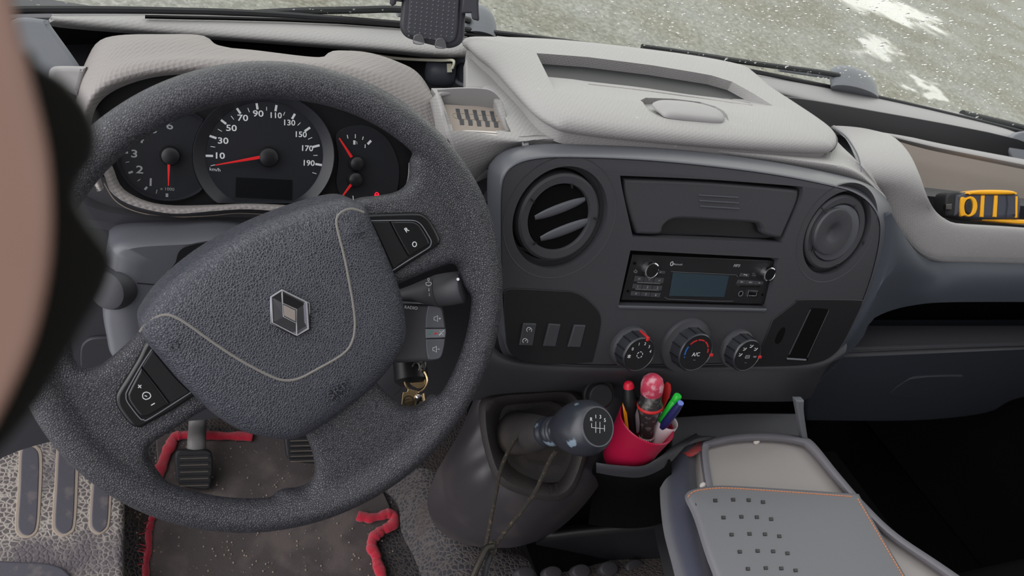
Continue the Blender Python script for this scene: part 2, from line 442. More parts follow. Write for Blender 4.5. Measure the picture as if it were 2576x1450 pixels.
M_REDC = mat('red_edging_yarn', (205, 30, 60), 0.9, 0.1, sheen=0.5, bump=('noise', 700, 0.9, 0.003))
M_REDCUP = mat('raspberry_cup_plastic', (168, 20, 60), 0.35, 0.4)
M_CUPIN = mat('pale_cup_lining', (214, 200, 205), 0.5)
M_FABRIC = mat('seat_fabric', (66, 68, 82), 0.9, 0.1, sheen=0.4, bump=('grid', 900, 0.6, 0.0006))
M_REDFAB = mat('red_seat_fabric', (190, 64, 66), 0.9, 0.1, sheen=0.3, bump=('grid', 700, 0.8, 0.0008))
M_TRAY = mat('tray_plastic', (160, 154, 152), 0.55, 0.35, bump=('noise', 900, 0.25, 0.0005))
M_TRAYR = mat('tray_rim_plastic', (128, 125, 132), 0.5, 0.4, bump=('noise', 900, 0.2, 0.0004))
M_FOLIO = mat('grey_leather', (117, 117, 122), 0.5, 0.4, bump=('noise', 1300, 0.25, 0.0004))
M_STITCH = mat('orange_stitching', (216, 142, 100), 0.8)
M_YEL = mat('yellow_rubber', (240, 170, 20), 0.45)
M_TAPE = mat('dark_tool_rubber', (58, 60, 72), 0.5, bump=('noise', 900, 0.3, 0.0005))
M_CORD = mat('braided_cord', (46, 42, 38), 0.9, bump=('noise', 1500, 0.9, 0.001), var=(300, (96, 80, 58), 0.55, 0.7))
M_KNOB = mat('worn_knob_rubber', (44, 46, 54), 0.32, 0.55, var=(55, (120, 136, 150), 0.62, 0.68))
M_BOOT = mat('boot_leather', (52, 49, 49), 0.55, 0.4, bump=('leather', 700, 0.4, 0.0006), var=(14, (74, 66, 62), 0.52, 0.75))
M_CONS = mat('console_plastic', (56, 53, 57), 0.45, 0.5, bump=('noise', 900, 0.2, 0.0005), var=(12, (84, 76, 76), 0.5, 0.8))
M_ORANGE = mat('amber_handle', (236, 150, 20), 0.35)
M_GREEN = mat('green_pen_plastic', (40, 190, 60), 0.35)
M_BLUE = mat('navy_pen_cap', (34, 36, 88), 0.35)
M_BLUE2 = mat('light_blue_pen_end', (104, 124, 205), 0.4)
M_REDPL = mat('bright_red_plastic', (236, 36, 66), 0.3)
M_PINKD = mat('dusty_red_plastic', (192, 56, 84), 0.6, var=(120, (214, 160, 170), 0.45, 0.62))
M_CLEAR = mat('clear_plastic', (200, 200, 205), 0.12, trans=0.9)
M_PAPER = mat('white_plastic', (216, 208, 202), 0.5)
M_CABLE = mat('cream_cable', (226, 222, 200), 0.5)
M_CASEB = mat('brown_leather_case', (100, 69, 54), 0.6, bump=('noise', 60, 0.1, 0.001))
M_CASEK = mat('black_case_lining', (22, 24, 23), 0.5)
M_HOLD = mat('phone_holder_plastic', (52, 52, 60), 0.45, 0.5)
M_CLOTH = mat('headliner', (150, 148, 146), 0.9)
M_FOOTSHADE = mat('footwell_shade_black', (14, 13, 14), 0.95, 0.05)  # black put in for the shade on the passenger side
M_DRING = mat('gauge_bezel', (44, 45, 51), 0.4, 0.5)
M_PEDARM = mat('worn_grey_pedal_arm', (112, 110, 110), 0.5, 0.5, bump=('noise', 300, 0.3, 0.0006))

def glass_mat():
    m = bpy.data.materials.new('windscreen_glass'); m.use_nodes = True; nt = m.node_tree; nt.nodes.clear()
    o = nt.nodes.new('ShaderNodeOutputMaterial'); t = nt.nodes.new('ShaderNodeBsdfTransparent'); g = nt.nodes.new('ShaderNodeBsdfGlossy')
    t.inputs['Color'].default_value = (0.93, 0.95, 0.93, 1); g.inputs['Roughness'].default_value = 0.02
    x = nt.nodes.new('ShaderNodeMixShader'); x.inputs[0].default_value = 0.025
    nt.links.new(t.outputs[0], x.inputs[1]); nt.links.new(g.outputs[0], x.inputs[2]); nt.links.new(x.outputs[0], o.inputs[0])
    return m
M_GLASS = glass_mat()
M_DROP = mat('rain_water', (255, 255, 255), 0.0, trans=1.0); M_DROP.node_tree.nodes['Principled BSDF'].inputs['IOR'].default_value = 1.33

def ground_mat(puddles):
    m = bpy.data.materials.new('wet_gravel'); m.use_nodes = True; nt = m.node_tree; N = nt.nodes; L = nt.links; b = N['Principled BSDF']
    t = N.new('ShaderNodeTexCoord')
    n1 = N.new('ShaderNodeTexNoise'); n1.inputs['Scale'].default_value = 34; n1.inputs['Detail'].default_value = 8; n1.inputs['Roughness'].default_value = 0.75
    n2 = N.new('ShaderNodeTexNoise'); n2.inputs['Scale'].default_value = 1.3; n2.inputs['Detail'].default_value = 5
    r1 = N.new('ShaderNodeValToRGB'); e = r1.color_ramp.elements; e[0].position = 0.36; e[0].color = sr((74, 74, 68)); e[1].position = 0.64; e[1].color = sr((188, 186, 178))
    e2 = r1.color_ramp.elements.new(0.5); e2.color = sr((128, 127, 118))
    r2 = N.new('ShaderNodeValToRGB'); e = r2.color_ramp.elements; e[0].position = 0.36; e[0].color = sr((132, 127, 108)); e[1].position = 0.62; e[1].color = sr((166, 167, 161))
    mm = N.new('ShaderNodeMix'); mm.data_type = 'RGBA'; mm.blend_type = 'MIX'; mm.inputs['Factor'].default_value = 0.38
    for n in (n1, n2): L.new(t.outputs['Object'], n.inputs['Vector'])
    L.new(n1.outputs['Fac'], r1.inputs[0]); L.new(n2.outputs['Fac'], r2.inputs[0]); L.new(r1.outputs[0], mm.inputs['A']); L.new(r2.outputs[0], mm.inputs['B'])
    # puddles: warped ellipses on the ground
    wz = N.new('ShaderNodeTexNoise'); wz.inputs['Scale'].default_value = 2.6; wz.inputs['Detail'].default_value = 5
    ad = N.new('ShaderNodeVectorMath'); ad.operation = 'MULTIPLY_ADD'; ad.inputs[1].default_value = (1.5, 1.5, 0); 
    L.new(t.outputs['Object'], wz.inputs['Vector']); L.new(wz.outputs['Color'], ad.inputs[0]); L.new(t.outputs['Object'], ad.inputs[2])
    acc = None
    for (x, y, rx, ry, rot) in puddles:
        mp = N.new('ShaderNodeMapping'); mp.vector_type = 'TEXTURE'; mp.inputs['Location'].default_value = (x + .75, y + .75, 0); mp.inputs['Rotation'].default_value = (0, 0, rot); mp.inputs['Scale'].default_value = (rx, ry, 1)
        ln = N.new('ShaderNodeVectorMath'); ln.operation = 'LENGTH'; rg = N.new('ShaderNodeMapRange'); rg.inputs['From Min'].default_value = 1.0; rg.inputs['From Max'].default_value = 0.55
        L.new(ad.outputs[0], mp.inputs['Vector']); L.new(mp.outputs[0], ln.inputs[0]); L.new(ln.outputs['Value'], rg.inputs['Value'])
        if acc is None: acc = rg.outputs['Result']
        else:
            mxx = N.new('ShaderNodeMath'); mxx.operation = 'MAXIMUM'; L.new(acc, mxx.inputs[0]); L.new(rg.outputs['Result'], mxx.inputs[1]); acc = mxx.outputs[0]
    rr = N.new('ShaderNodeMapRange'); rr.inputs['To Min'].default_value = 0.85; rr.inputs['To Max'].default_value = 0.12
    L.new(acc, rr.inputs['Value']); L.new(rr.outputs['Result'], b.inputs['Roughness'])
    sp = N.new('ShaderNodeMapRange'); sp.inputs['To Min'].default_value = 0.3; sp.inputs['To Max'].default_value = 1.0
    L.new(acc, sp.inputs['Value']); L.new(sp.outputs['Result'], b.inputs['Specular IOR Level'])
    L.new(mm.outputs['Result'], b.inputs['Base Color'])
    bp = N.new('ShaderNodeBump'); bp.inputs['Distance'].default_value = 0.01
    iv = N.new('ShaderNodeMapRange'); iv.inputs['To Min'].default_value = 0.8; iv.inputs['To Max'].default_value = 0.03
    L.new(acc, iv.inputs['Value']); L.new(iv.outputs['Result'], bp.inputs['Strength']); L.new(n1.outputs['Fac'], bp.inputs['Height']); L.new(bp.outputs[0], b.inputs['Normal'])
    return m

# ================================================================ the setting
GZ = -0.50
pud = [PZ(GZ).hit(2240, 25), PZ(GZ).hit(2215, 125), PZ(GZ).hit(2310, 215)]
g = box('ground', (-14, 1.3, GZ - 0.2), (26, 30, GZ), None)
g.data.materials.clear()
gp = g.location
g.data.materials.append(ground_mat([(pud[0].x - gp.x, pud[0].y - gp.y, 1.25, .5, 0.2), (pud[1].x - gp.x, pud[1].y - gp.y, .5, .28, 0.5), (pud[2].x - gp.x, pud[2].y - gp.y, .4, .15, 0.2)]))
struct(g, 'wet pale gravel yard with white puddles seen through the windscreen')

ZF = 0.10
PF = PZ(ZF)
fl = box('floor', (-0.45, -0.8, ZF - 0.03), (1.75, 1.12, ZF), M_FLOORD); struct(fl, 'dark rubber cab floor')
struct(box('wall_back', (-0.45, -0.85, ZF), (1.75, -0.8, 1.75), M_CLOTH), 'rear cab bulkhead')
struct(box('wall_right', (1.70, -0.8, ZF), (1.75, 0.95, 0.98), M_FOOTSHADE), 'passenger side door lining below its window')  # its near black colour stands in for shade on the lining
struct(box('ceiling', (-0.45, -0.85, 1.75), (1.75, 0.12, 1.79), M_CLOTH), 'cab headlining')
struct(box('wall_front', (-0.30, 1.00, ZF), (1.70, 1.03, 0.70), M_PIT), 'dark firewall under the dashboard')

# windscreen: curved base at the far dash edge, leaning back over the cab
ZB = 0.885
base_px = [(-420, 42), (-60, 34), (130, 30), (400, 32), (700, 42), (1180, 80), (1560, 128), (1900, 185), (2250, 258), (2550, 330), (2740, 382), (3000, 470)]
BASE = [PZ(ZB).hit(u, v) for u, v in base_px]
LA = math.radians(52); LEAN = V((0, -math.cos(LA), math.sin(LA)))
def base_y(x):
    for a, b in zip(BASE, BASE[1:]):
        if a.x <= x <= b.x: return a.y + (b.y - a.y) * (x - a.x) / (b.x - a.x)
    return BASE[0].y if x < BASE[0].x else BASE[-1].y
GN = V((0, math.sin(LA), math.cos(LA)))
def GP(u, v, off=0.0):           # the point of the glass seen at a pixel, off metres outside it
    y = 0.85; p = None
    for _ in range(12):
        pl = Plane(V((0, y, ZB)) + GN * off, GN); p = pl.hit(u, v)
        y = base_y(p.x)
    return p
ws = loft('window_1', [BASE, [p + LEAN * 0.45 for p in BASE], [p + LEAN * 0.98 for p in BASE]], M_GLASS, None, n=60, thick=0.005)
struct(ws, 'rain-spotted windscreen')
sl = tube('windscreen_seal', [p + V((0, -0.004, 0.004)) for p in BASE], 0.0035, M_RUB, None, seg=8)
tag(sl, 'black rubber seal along the lower edge of the windscreen', 'seal')
# rain drops outside the glass
bm = bmesh.new(); rd = random.Random(3)
def drop(bm, p, r, el):
    x = V((1, 0, 0)); n = GN; y = n.cross(x)
    rings = []
    for (s, h) in ((1.0, 0.0), (0.86, 0.14), (0.5, 0.25)):
        rings.append([bm.verts.new(p + (x * math.cos(a) * s + y * math.sin(a) * s * el) * r + n * (h * r)) for a in [k * math.pi / 4 for k in range(8)]])
    top = bm.verts.new(p + n * (0.29 * r))
    for a, b in zip(rings, rings[1:]):
        for k in range(8): bm.faces.new((a[k], a[(k + 1) % 8], b[(k + 1) % 8], b[k]))
    for k in range(8): bm.faces.new((rings[-1][k], rings[-1][(k + 1) % 8], top))
    bm.faces.new(list(reversed(rings[0])))
for i in range(2300):
    u = rd.uniform(1180, 2640); v = rd.uniform(-60, 330)
    if rd.random() > 0.25 + 0.75 * min(1, (u - 1180) / 900): continue
    p = GP(u, v, 0.0005)
    if p.z < ZB + 0.01: continue
    drop(bm, p, rd.choice((0.0007, 0.0009, 0.0012, 0.0015, 0.0022)) * rd.uniform(.8, 1.2), rd.uniform(0.9, 1.4))
for i in range(260):
    u = rd.uniform(0, 1180); v = rd.uniform(-40, 60); p = GP(u, v, 0.0005)
    if p.z > ZB + 0.01: drop(bm, p, rd.uniform(.0006, .0014), 1.0)
rdo = finish('raindrop', from_bm(bm), M_DROP); tag(rdo, 'raindrops scattered over the outside of the windscreen', 'raindrops', kind='stuff')

# scuttle outside the glass, below the wipers
OUTB = [p + V((0, .012, -.014)) for p in BASE]
sc = loft('scuttle', [OUTB, [p + V((0, .03, -.03)) for p in OUTB], [p + V((0, .09, -.10)) for p in OUTB]], M_BLACK, n=50)
tag(sc, 'black scuttle panel outside under the windscreen', 'panel')
def wiper(label, blade, arm, pivot, prx, pry, rot):
    c = GP(*pivot, .02)
    t = thing('windscreen_wiper', label, 'wiper', c, 'windscreen wipers')
    tube('blade', [GP(u, v, .010) for u, v in blade], 0.0042, M_RUB, t, seg=8)
    if arm: tube('arm', [GP(u, v, .020) for u, v in arm], 0.0032, M_GREY, t, seg=8)
    pl = Plane(GP(*pivot, .015), GN)
    pillow('pivot_cover', ell(pivot[0], pivot[1], prx, pry, 18, rot), pl, [(1, -.02), (1, 0), (.92, .010), (.7, .018), (.3, .022)], M_GREY, t, n=2)
wiper('wiper lying low across the driver side, its hump beside the phone holder', [(640, 34), (760, 28), (900, 25), (1010, 24), (1130, 40), (1180, 52)], [(1190, 62), (1120, 48), (1000, 36)], (1205, 58), 44, 17, 10)
wiper('wiper lying low on the passenger side with a rounded grey hump', [(1615, 118), (1750, 137), (1900, 160), (2050, 180), (2110, 190)], [(2130, 200), (2030, 186), (1960, 175)], (2146, 206), 62, 17, 14)
tube('x', [GP(2420, 288, .02), GP(2500, 306, .02), GP(2580, 326, .02)], .008, M_RUB, None).name = 'scuttle_clip'
tag(bpy.data.objects['scuttle_clip'], 'black ribbed clip outside the lower right windscreen corner', 'clip')

# driver door side: pillar trim
PLT = PT((-0.02, 0.70, 0.85), 35)
at = plate('trim_1', [(30, 48), (115, 48), (130, 66), (205, 172), (215, 205), (120, 215), (60, 160), (20, 120)], PLT, M_GREY, None, th=.02, bev=.004)
struct(at, 'blue-grey trim at the driver side end of the dashboard')

# ================================================================ dashboard
dash = thing('dashboard', 'two-tone dashboard, light grey plastic above and dark plastic below, under the windscreen', 'dashboard', (0.5, 0.62, 0.5))
# dark carcass behind everything
HB = lambda u, v, z: PZ(z).hit(u, v)
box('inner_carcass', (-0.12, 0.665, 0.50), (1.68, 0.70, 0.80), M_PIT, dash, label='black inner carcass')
poly_solid('storage_trough', ([(-.14, .72, .80), (1.68, .72, .80), (1.68, .93, .80), (-.14, .93, .80), (-.14, .72, .825), (1.68, .72, .825), (1.68, .93, .825), (-.14, .93, .825)], BOXF), M_DARK, dash, label='dark open trough behind the hood')

# demister strip, driver side (a long light panel under the glass)
def rowZ(pts, z): return [PZ(z).hit(*p) for p in pts]
loft('demister_strip', [
    rowZ([(122, 54), (140, 68), (400, 90), (700, 112), (950, 132), (1100, 146), (1192, 152)], .862),
    rowZ([(122, 52), (140, 66), (400, 88), (700, 110), (950, 130), (1100, 144), (1192, 150)], .872),
    rowZ([(123, 49), (140, 61), (400, 82), (700, 104), (950, 123), (1100, 137), (1191, 143)], .882),
    rowZ([(127, 44), (150, 50), (400, 60), (700, 80), (950, 99), (1100, 113), (1182, 122)], .888),
    rowZ([(130, 40), (160, 41), (400, 40), (700, 46), (950, 60), (1100, 74), (1174, 84)], .888),
    rowZ([(130, 36), (160, 37), (400, 36), (700, 42), (950, 56), (1100, 70), (1172, 79)], .880)], M_LIGHT, dash, thick=.004, label='light grey strip below the windscreen, driver side')
loft('demister_strip', [
    rowZ([(1960, 246), (2100, 280), (2300, 321), (2450, 348), (2520, 359), (2548, 354)], .862),
    rowZ([(1960, 243), (2100, 277), (2300, 318), (2450, 345), (2520, 356), (2548, 352)], .872),
    rowZ([(1950, 234), (2100, 269), (2300, 310), (2450, 338), (2520, 350), (2552, 347)], .882),
    rowZ([(1920, 212), (2100, 249), (2300, 287), (2450, 317), (2520, 335), (2556, 342)], .888),
    rowZ([(1880, 188), (2100, 226), (2300, 264), (2450, 298), (2520, 320), (2558, 336)], .888),
    rowZ([(1880, 184), (2100, 222), (2300, 260), (2450, 294), (2520, 316), (2558, 332)], .880)], M_LIGHTS, dash, thick=.004, label='light grey strip below the windscreen, passenger side')
plate('grille_slot', [(365, 37, 0), (1000, 62), (1700, 164), (1700, 168), (1000, 67), (365, 42, 0)], PZ(.893), M_PIT, dash, th=.002, bev=.0003)
# far right end
plate('end_cap', [(2540, 352), (2600, 330), (2760, 380), (2740, 520), (2600, 420), (2550, 400)], PT((1.3, .80, .84), 40), M_GREY, dash, th=.02, bev=.003)
plate('trough_wall', [(1940, 240, 0), (2100, 262), (2560, 350), (2660, 420, 0), (2560, 420), (2300, 372), (2080, 335), (1990, 300)], PT((1.1, .80, .83), 20), M_BLACK, dash, th=.01, bev=.001, off=-.012)

# central storage lid: slightly domed slab on the dash top
PL = Plane((0.52, 0.70, 0.918), (0, 0.10, 1.0))
lid_out = [(1182, 96), (1400, 104), (1700, 138), (1860, 166), (1898, 186), (1940, 222), (2000, 262), (2060, 302), (2098, 332), (2106, 352), (2098, 368), (2070, 373), (1900, 364), (1700, 347), (1550, 332), (1440, 317), (1395, 304), (1345, 272), (1290, 215), (1240, 160), (1200, 128), (1180, 108)]
lid = pillow('storage_lid', lid_out, PL, [(.965, -.022), (.97, -.010), (.992, -.007), (1, -.0045), (1.0, -.002), (.992, .001), (.975, .0035), (.93, .006), (.80, .0075), (.4, .009)], M_LIGHT, dash, centre=(1640, 225), n=5, label='light grey textured lid over the central bin')
PLt = PL.at(.0085)
plate('lid_gap_shade', [(1640 + (u - 1640) * 1.004, 225 + (v - 225) * 1.012 + 1.5) for u, v in lid_out], PL, M_RUB, lid, th=.004, bev=.0004, off=-.0045, n=5, label='dark plate for the shade in the parting gap')  # dark plate put in for the shade round the lid's edge
# recess groove behind the grip and ribs
RF = [(1350, 133), (1480, 144), (1640, 165), (1790, 190), (1842, 205), (1892, 232), (1944, 264)]
RN = [(1400, 232), (1500, 246), (1640, 262), (1770, 276), (1850, 284), (1905, 280), (1950, 270)]
carve(lid, wedge(RF, RN, PLt, [.020, .021, .021, .021, .019, .012, .001], M_LIGHT))
GFAR = [(1612, 250), (1628, 238), (1700, 236), (1768, 245), (1805, 262), (1830, 290)]
GNEAR = [(1640, 290), (1668, 304), (1740, 312), (1792, 316), (1822, 316), (1836, 310)]
carve(lid, wedge(GFAR, GNEAR, PLt, [.004, .012, .013, .013, .010, .003], M_LIGHT))
for f_, i0, i1 in ((.30, 1, 5), (.50, 1, 5)):
    q_ = []
    for k in range(i0, i1 + 1):
        A_ = PLt.hit(*RF[k]) - V((0, 0, [.020, .021, .021, .021, .019, .012, .001][k])); B_ = PLt.hit(*RN[k]); q_.append(A_.lerp(B_, f_) + V((0, 0, .0002)))
    tube('rib', q_, .0007, M_HOOD, lid, seg=6)
pillow('grip', [(1640, 263), (1668, 257), (1740, 263), (1795, 277), (1820, 294), (1818, 306), (1800, 308), (1735, 302), (1680, 295), (1660, 283)], PLt, [(1, -.001), (1, .001), (.93, .0035), (.75, .005), (.3, .0055)], M_LIGHTS, lid, n=4)

# upper centre surround, light grey textured, running from behind the hood to the passenger side
def F3(u, v): return FAS.hit(u, v)
FAS = PT((0.50, 0.55, 0.822), 19.5)
zt = FAS.hit(1700, 372).z
loft('upper_panel', [
    [FAS.hit(u, v, -.046) for u, v in ((1180, 470), (1220, 430), (1260, 400), (1300, 384), (1400, 374), (1600, 382), (1800, 400), (2000, 428), (2150, 460), (2200, 490))],
    [FAS.hit(u, v, -.034) for u, v in ((1160, 420), (1220, 395), (1262, 375), (1300, 366), (1400, 352), (1600, 362), (1800, 378), (2000, 402), (2150, 430), (2230, 500))],
    rowZ([(1130, 330), (1180, 330), (1240, 340), (1300, 345), (1400, 335), (1600, 345), (1800, 362), (2000, 382), (2120, 392), (2165, 415)], .905),
    rowZ([(1110, 260), (1180, 262), (1240, 265), (1280, 262), (1330, 280), (1480, 325), (1750, 350), (1980, 366), (2080, 374), (2110, 360)], .903),
    rowZ([(1085, 222), (1150, 222), (1200, 225), (1230, 215), (1280, 225), (1440, 290), (1750, 330), (1980, 345), (2060, 340), (2080, 320)], .896),
    ], M_LIGHT, dash, n=70, sub=5, thick=.006, label='light grey panel around the storage lid')
UPP = [o for o in dash.children if o.name.startswith('upper_panel')][0]
# ramp down the left of the lid beside the trough
plate('trough_side', [(1172, 148, 0), (1190, 150), (1240, 190), (1290, 245), (1325, 300), (1332, 362, 0), (1316, 366, 0), (1312, 330), (1292, 271), (1265, 240), (1236, 222), (1172, 220, 0)], Plane((0.42, .70, .893), (0, .05, 1)), M_LIGHTS, dash, th=.012, bev=.002, off=.004)
strokes('panel_gap', [cr([(1212, 232), (1262, 256), (1298, 300), (1317, 366)], 6, False)], Plane((0.42, .70, .893), (0, .05, 1)), 3, M_GREY, dash, off=.0055, th=.001)
strokes('panel_gap', [cr([(2098, 322), (2130, 345), (2158, 390), (2168, 432)], 6, False)], PT((0.95, .62, .90), 50), 3, M_GREY, dash, off=.018, th=.001)

# coin holder
CO = PT((0.36, 0.665, 0.905), 55)
CH_O = [(1098, 236, 0), (1110, 226), (1160, 220), (1225, 225), (1262, 250), (1280, 300), (1286, 340), (1250, 347), (1150, 345), (1128, 338), (1112, 290)]
CH_I = [(1112, 240, 0), (1170, 233), (1222, 237), (1246, 255), (1262, 295), (1279, 334, 0), (1200, 334), (1145, 334, 0), (1130, 290)]
punch(UPP, [(1106, 236, 0), (1116, 231), (1160, 227), (1222, 232), (1254, 254), (1274, 300), (1278, 336, 0), (1140, 336, 0), (1118, 290)])
ch = plate('coin_holder', [CH_O, CH_I], CO, M_LIGHT, dash, th=.026, bev=.003, off=.008, label='light grey coin holder surround')
CO2 = Plane(CO.hit(1200, 334, .0065), (0, -math.cos(math.radians(68)), math.sin(math.radians(68))))
plate('insert', [(1118, 262, 0), (1190, 266), (1254, 270, 0), (1285, 340, 0), (1200, 342), (1140, 342, 0), (1122, 290)], CO2, M_BEIGE, ch, th=.003, bev=.0006, off=0, label='beige slotted insert')
plate('back_wall', [(1100, 226, 0), (1170, 222), (1235, 228), (1266, 262), (1262, 276, 0), (1110, 268, 0)], PT(CO2.hit(1190, 266), 0), M_LIGHTS, ch, th=.002, bev=.0004, off=0, label='shaded back wall')
CO = Plane(CO.hit(1200, 334, .0065), (0, -math.cos(math.radians(68)), math.sin(math.radians(68))))
for k in range(5):
    x = 1146 + k * 21.5; y = 273 + k * 1.6
    plate('coin_slot', [(x, y), (x + 10, y + .5), (x + 12, y + 13), (x + 15, y + 20), (x + 16, y + 27), (x + 21, y + 28), (x + 22, y + 41), (x + 12, y + 41), (x + 10, y + 28), (x + 5, y + 24), (x + 3, y + 13)], CO, M_DARK, ch, th=.002, bev=.0002, off=.0004, n=1, smooth_px=False)
strokes('scoop', [cr([(1141, 290), (1145, 284), (1200, 288), (1258, 292), (1261, 300), (1254, 305), (1200, 301), (1148, 297), (1141, 290)], 3, False)], CO, 1.6, M_DUST, ch, off=.0004)
# cards / lip of white plastic sticking out below
cd1 = plate('card', [(1148, 337), (1160, 329), (1185, 327), (1285, 332), (1287, 338), (1286, 345), (1220, 342), (1156, 342)], CO, M_PAPER, None, th=.004, bev=.0012, off=.006)
tag(cd1, 'two thin cream cards stuck in the lower slot of the coin holder', 'card')
strokes('card_edge', [[(1160, 333), (1185, 331), (1286, 339)]], CO, 1.5, M_GREY, cd1, off=.0063)

# passenger side upper panel with open tray
PR = PT((1.0, 0.62, 0.86), 25)
def mixd(u, v, f, off=0):        # between the dash top and the slanted front
    p = PZ(.904).hit(u, v); q = PR.hit(u, v, off); dd = (p - CP).length * (1 - f) + (q - CP).length * f
    return CP + ray(u, v).normalized() * dd
OUTR = [((2098, 316), 0), ((2136, 345), 0), ((2162, 395), .3), ((2176, 440), .7), ((2215, 490), 1), ((2246, 548), 1), ((2272, 590), 1), ((2310, 630), 1), ((2360, 654), 1), ((2450, 660), 1), ((2840, 670), 1)]
INR = [((2205, 338), 0), ((2244, 346), 0), ((2284, 384), .15), ((2312, 440), .45), ((2332, 500), .8), ((2354, 536), 1), ((2388, 558), 1), ((2420, 562), 1), ((2480, 565), 1), ((2560, 570), 1), ((2840, 592), 1)]
rws = []
for s_, bul in ((0, -.006), (.03, 0), (.3, .006), (.6, .009), (.85, .008), (.97, .002), (1.0, -.012)):
    rws.append([mixd(a_[0] + (b_[0] - a_[0]) * s_, a_[1] + (b_[1] - a_[1]) * s_, fa + (fb - fa) * s_) + V((0, -.6, .8)) * bul for (a_, fa), (b_, fb) in zip(OUTR, INR)])
loft('passenger_panel', rws, M_LIGHT, dash, n=60, thick=.006, label='light grey passenger side panel')
plate('open_tray', [(2230, 335, 0), (2400, 368), (2840, 460, 0), (2840, 630, 0), (2330, 590, 0), (2260, 420)], PT((1.15, .715, .80), 35), M_BEIGE, dash, th=.01, bev=.002, off=-.01, label='beige inside of the open tray')
box('tray_floor', (.93, .60, .765), (1.66, .76, .775), M_BEIGE, dash)
loft('tray_lip', [rowZ([(2200, 330), (2290, 345), (2420, 372), (2840, 450)], .905), rowZ([(2215, 338), (2300, 358), (2420, 384), (2840, 465)], .903), rowZ([(2225, 344), (2300, 368), (2420, 395), (2840, 479)], .893)], M_LIGHTS, dash, n=24, thick=.003)
strokes('panel_gap', [cr([(2246, 545), (2275, 590), (2310, 630), (2360, 650), (2450, 652), (2830, 660)], 6, False)], PR, 2.2, M_GREY, dash, off=.0075, th=.001)

# lower dark passenger dash
loft('passenger_lower_panel', [
    [FAS.hit(u, v, -.02) for u, v in ((2040, 930), (2120, 900), (2170, 850), (2200, 800))] + [PR.hit(2300, 768), PR.hit(2450, 760), PR.hit(2840, 762)],
    [FAS.hit(u, v, -.005) for u, v in ((2080, 900), (2150, 840), (2200, 760), (2225, 720))] + [PR.hit(2330, 730, .006), PR.hit(2450, 725, .006), PR.hit(2840, 729, .006)],
    [FAS.hit(u, v, -.004) for u, v in ((2120, 800), (2190, 740), (2230, 660), (2260, 650))] + [PR.hit(2350, 690, .004), PR.hit(2450, 690, .006), PR.hit(2840, 696, .006)],
    [FAS.hit(u, v, -.006) for u, v in ((2150, 700), (2200, 600), (2235, 530), (2255, 560))] + [PR.hit(2325, 648, -.002), PR.hit(2450, 658, -.002), PR.hit(2840, 668, -.002)],
    ], M_DARKB, dash, n=50, thick=.006, label='blue-grey lower passenger panel')
SH = PT((1.05, .68, .72), 8)
plate('shelf_back', [(2150, 730, 0), (2840, 734, 0), (2840, 847, 0), (2130, 850, 0)], SH, M_DARKB, dash, th=.01, bev=.001)
zs = .665
loft('shelf', [rowZ([(2126, 892), (2300, 884), (2500, 877), (2840, 866)], zs - .012), rowZ([(2126, 886), (2300, 879), (2500, 872), (2840, 861)], zs), rowZ([(2128, 878), (2300, 872), (2500, 864), (2840, 853)], zs - .004), rowZ([(2140, 820), (2300, 820), (2500, 820), (2840, 819)], zs - .006)], M_DARK, dash, n=30, thick=.008)
zg = PZ(zs - .012).hit(2300, 884)
GB = PT((zg.x, zg.y, zg.z), -12)
gb = plate('glovebox_door', [(2122, 890, 0), (2300, 884), (2500, 877), (2840, 866, 0), (2840, 975, 0), (2576, 1000), (2480, 1040), (2300, 1060), (2030, 1060, 0), (2035, 990), (2100, 925)], GB, M_DARKB, dash, th=.02, bev=.004, off=.001)
plate('handle', [(2288, 955), (2320, 948), (2400, 945), (2422, 947), (2418, 962), (2380, 988), (2310, 1002), (2262, 1000), (2240, 990)], GB, M_DARKB, gb, th=.004, bev=.001, off=.0025)
strokes('handle_edge', [cr([(2290, 954), (2330, 949), (2380, 947), (2421, 947)], 4, False)], GB, 3, M_GREY, gb, off=.0032)

# lower dark driver side
KN = PT((0.15, 0.625, 0.78), -8)
loft('knee_panel', [
    [KN.hit(u, v, .0) for u, v in ((-80, 1200), (60, 1130), (300, 1080), (600, 1050), (900, 1040), (1160, 1040), (1300, 1040))],
    [KN.hit(u, v, .0) for u, v in ((-80, 900), (100, 850), (300, 850), (600, 850), (900, 850), (1160, 850), (1300, 850))],
    [KN.hit(u, v, .0) for u, v in ((-80, 700), (100, 650), (300, 640), (600, 640), (900, 640), (1160, 640), (1300, 640))],
    [KN.hit(u, v, .0) for u, v in ((-80, 520), (150, 500), (300, 540), (600, 560), (900, 560), (1100, 500), (1240, 440))],
    ], M_DARK, dash, n=40, thick=.01, label='dark plastic knee panel')
loft('cluster_shelf', [
    [KN.hit(u, v, .004) for u, v in ((120, 560), (250, 575), (320, 590), (450, 600), (620, 600), (900, 600), (1180, 520), (1240, 450))],
    [PT((0.15, .64, .80), 20).hit(u, v) for u, v in ((120, 470), (250, 500), (320, 535), (450, 556), (620, 548), (900, 560), (1180, 480), (1240, 430))],
    [PT((0.15, .64, .80), 20).hit(u, v) for u, v in ((120, 440), (255, 440), (320, 512), (450, 536), (620, 528), (900, 540), (1170, 440), (1235, 410))],
    ], M_DARK, dash, n=40, thick=.006)
strokes('groove', [cr([(262, 462), (290, 505), (340, 532), (420, 546), (520, 544), (600, 537), (700, 542)], 6, False)], PT((0.15, .64, .80), 20), 2.2, M_DUST, dash, off=.003, th=.001)
fl2 = plate('fuse_flap', [(205, 940), (203, 885), (215, 862), (245, 852), (330, 850, 0), (330, 960, 0), (215, 960)], KN, M_DARK, dash, th=.004, bev=.0012, off=.004, label='small dark grey flap')
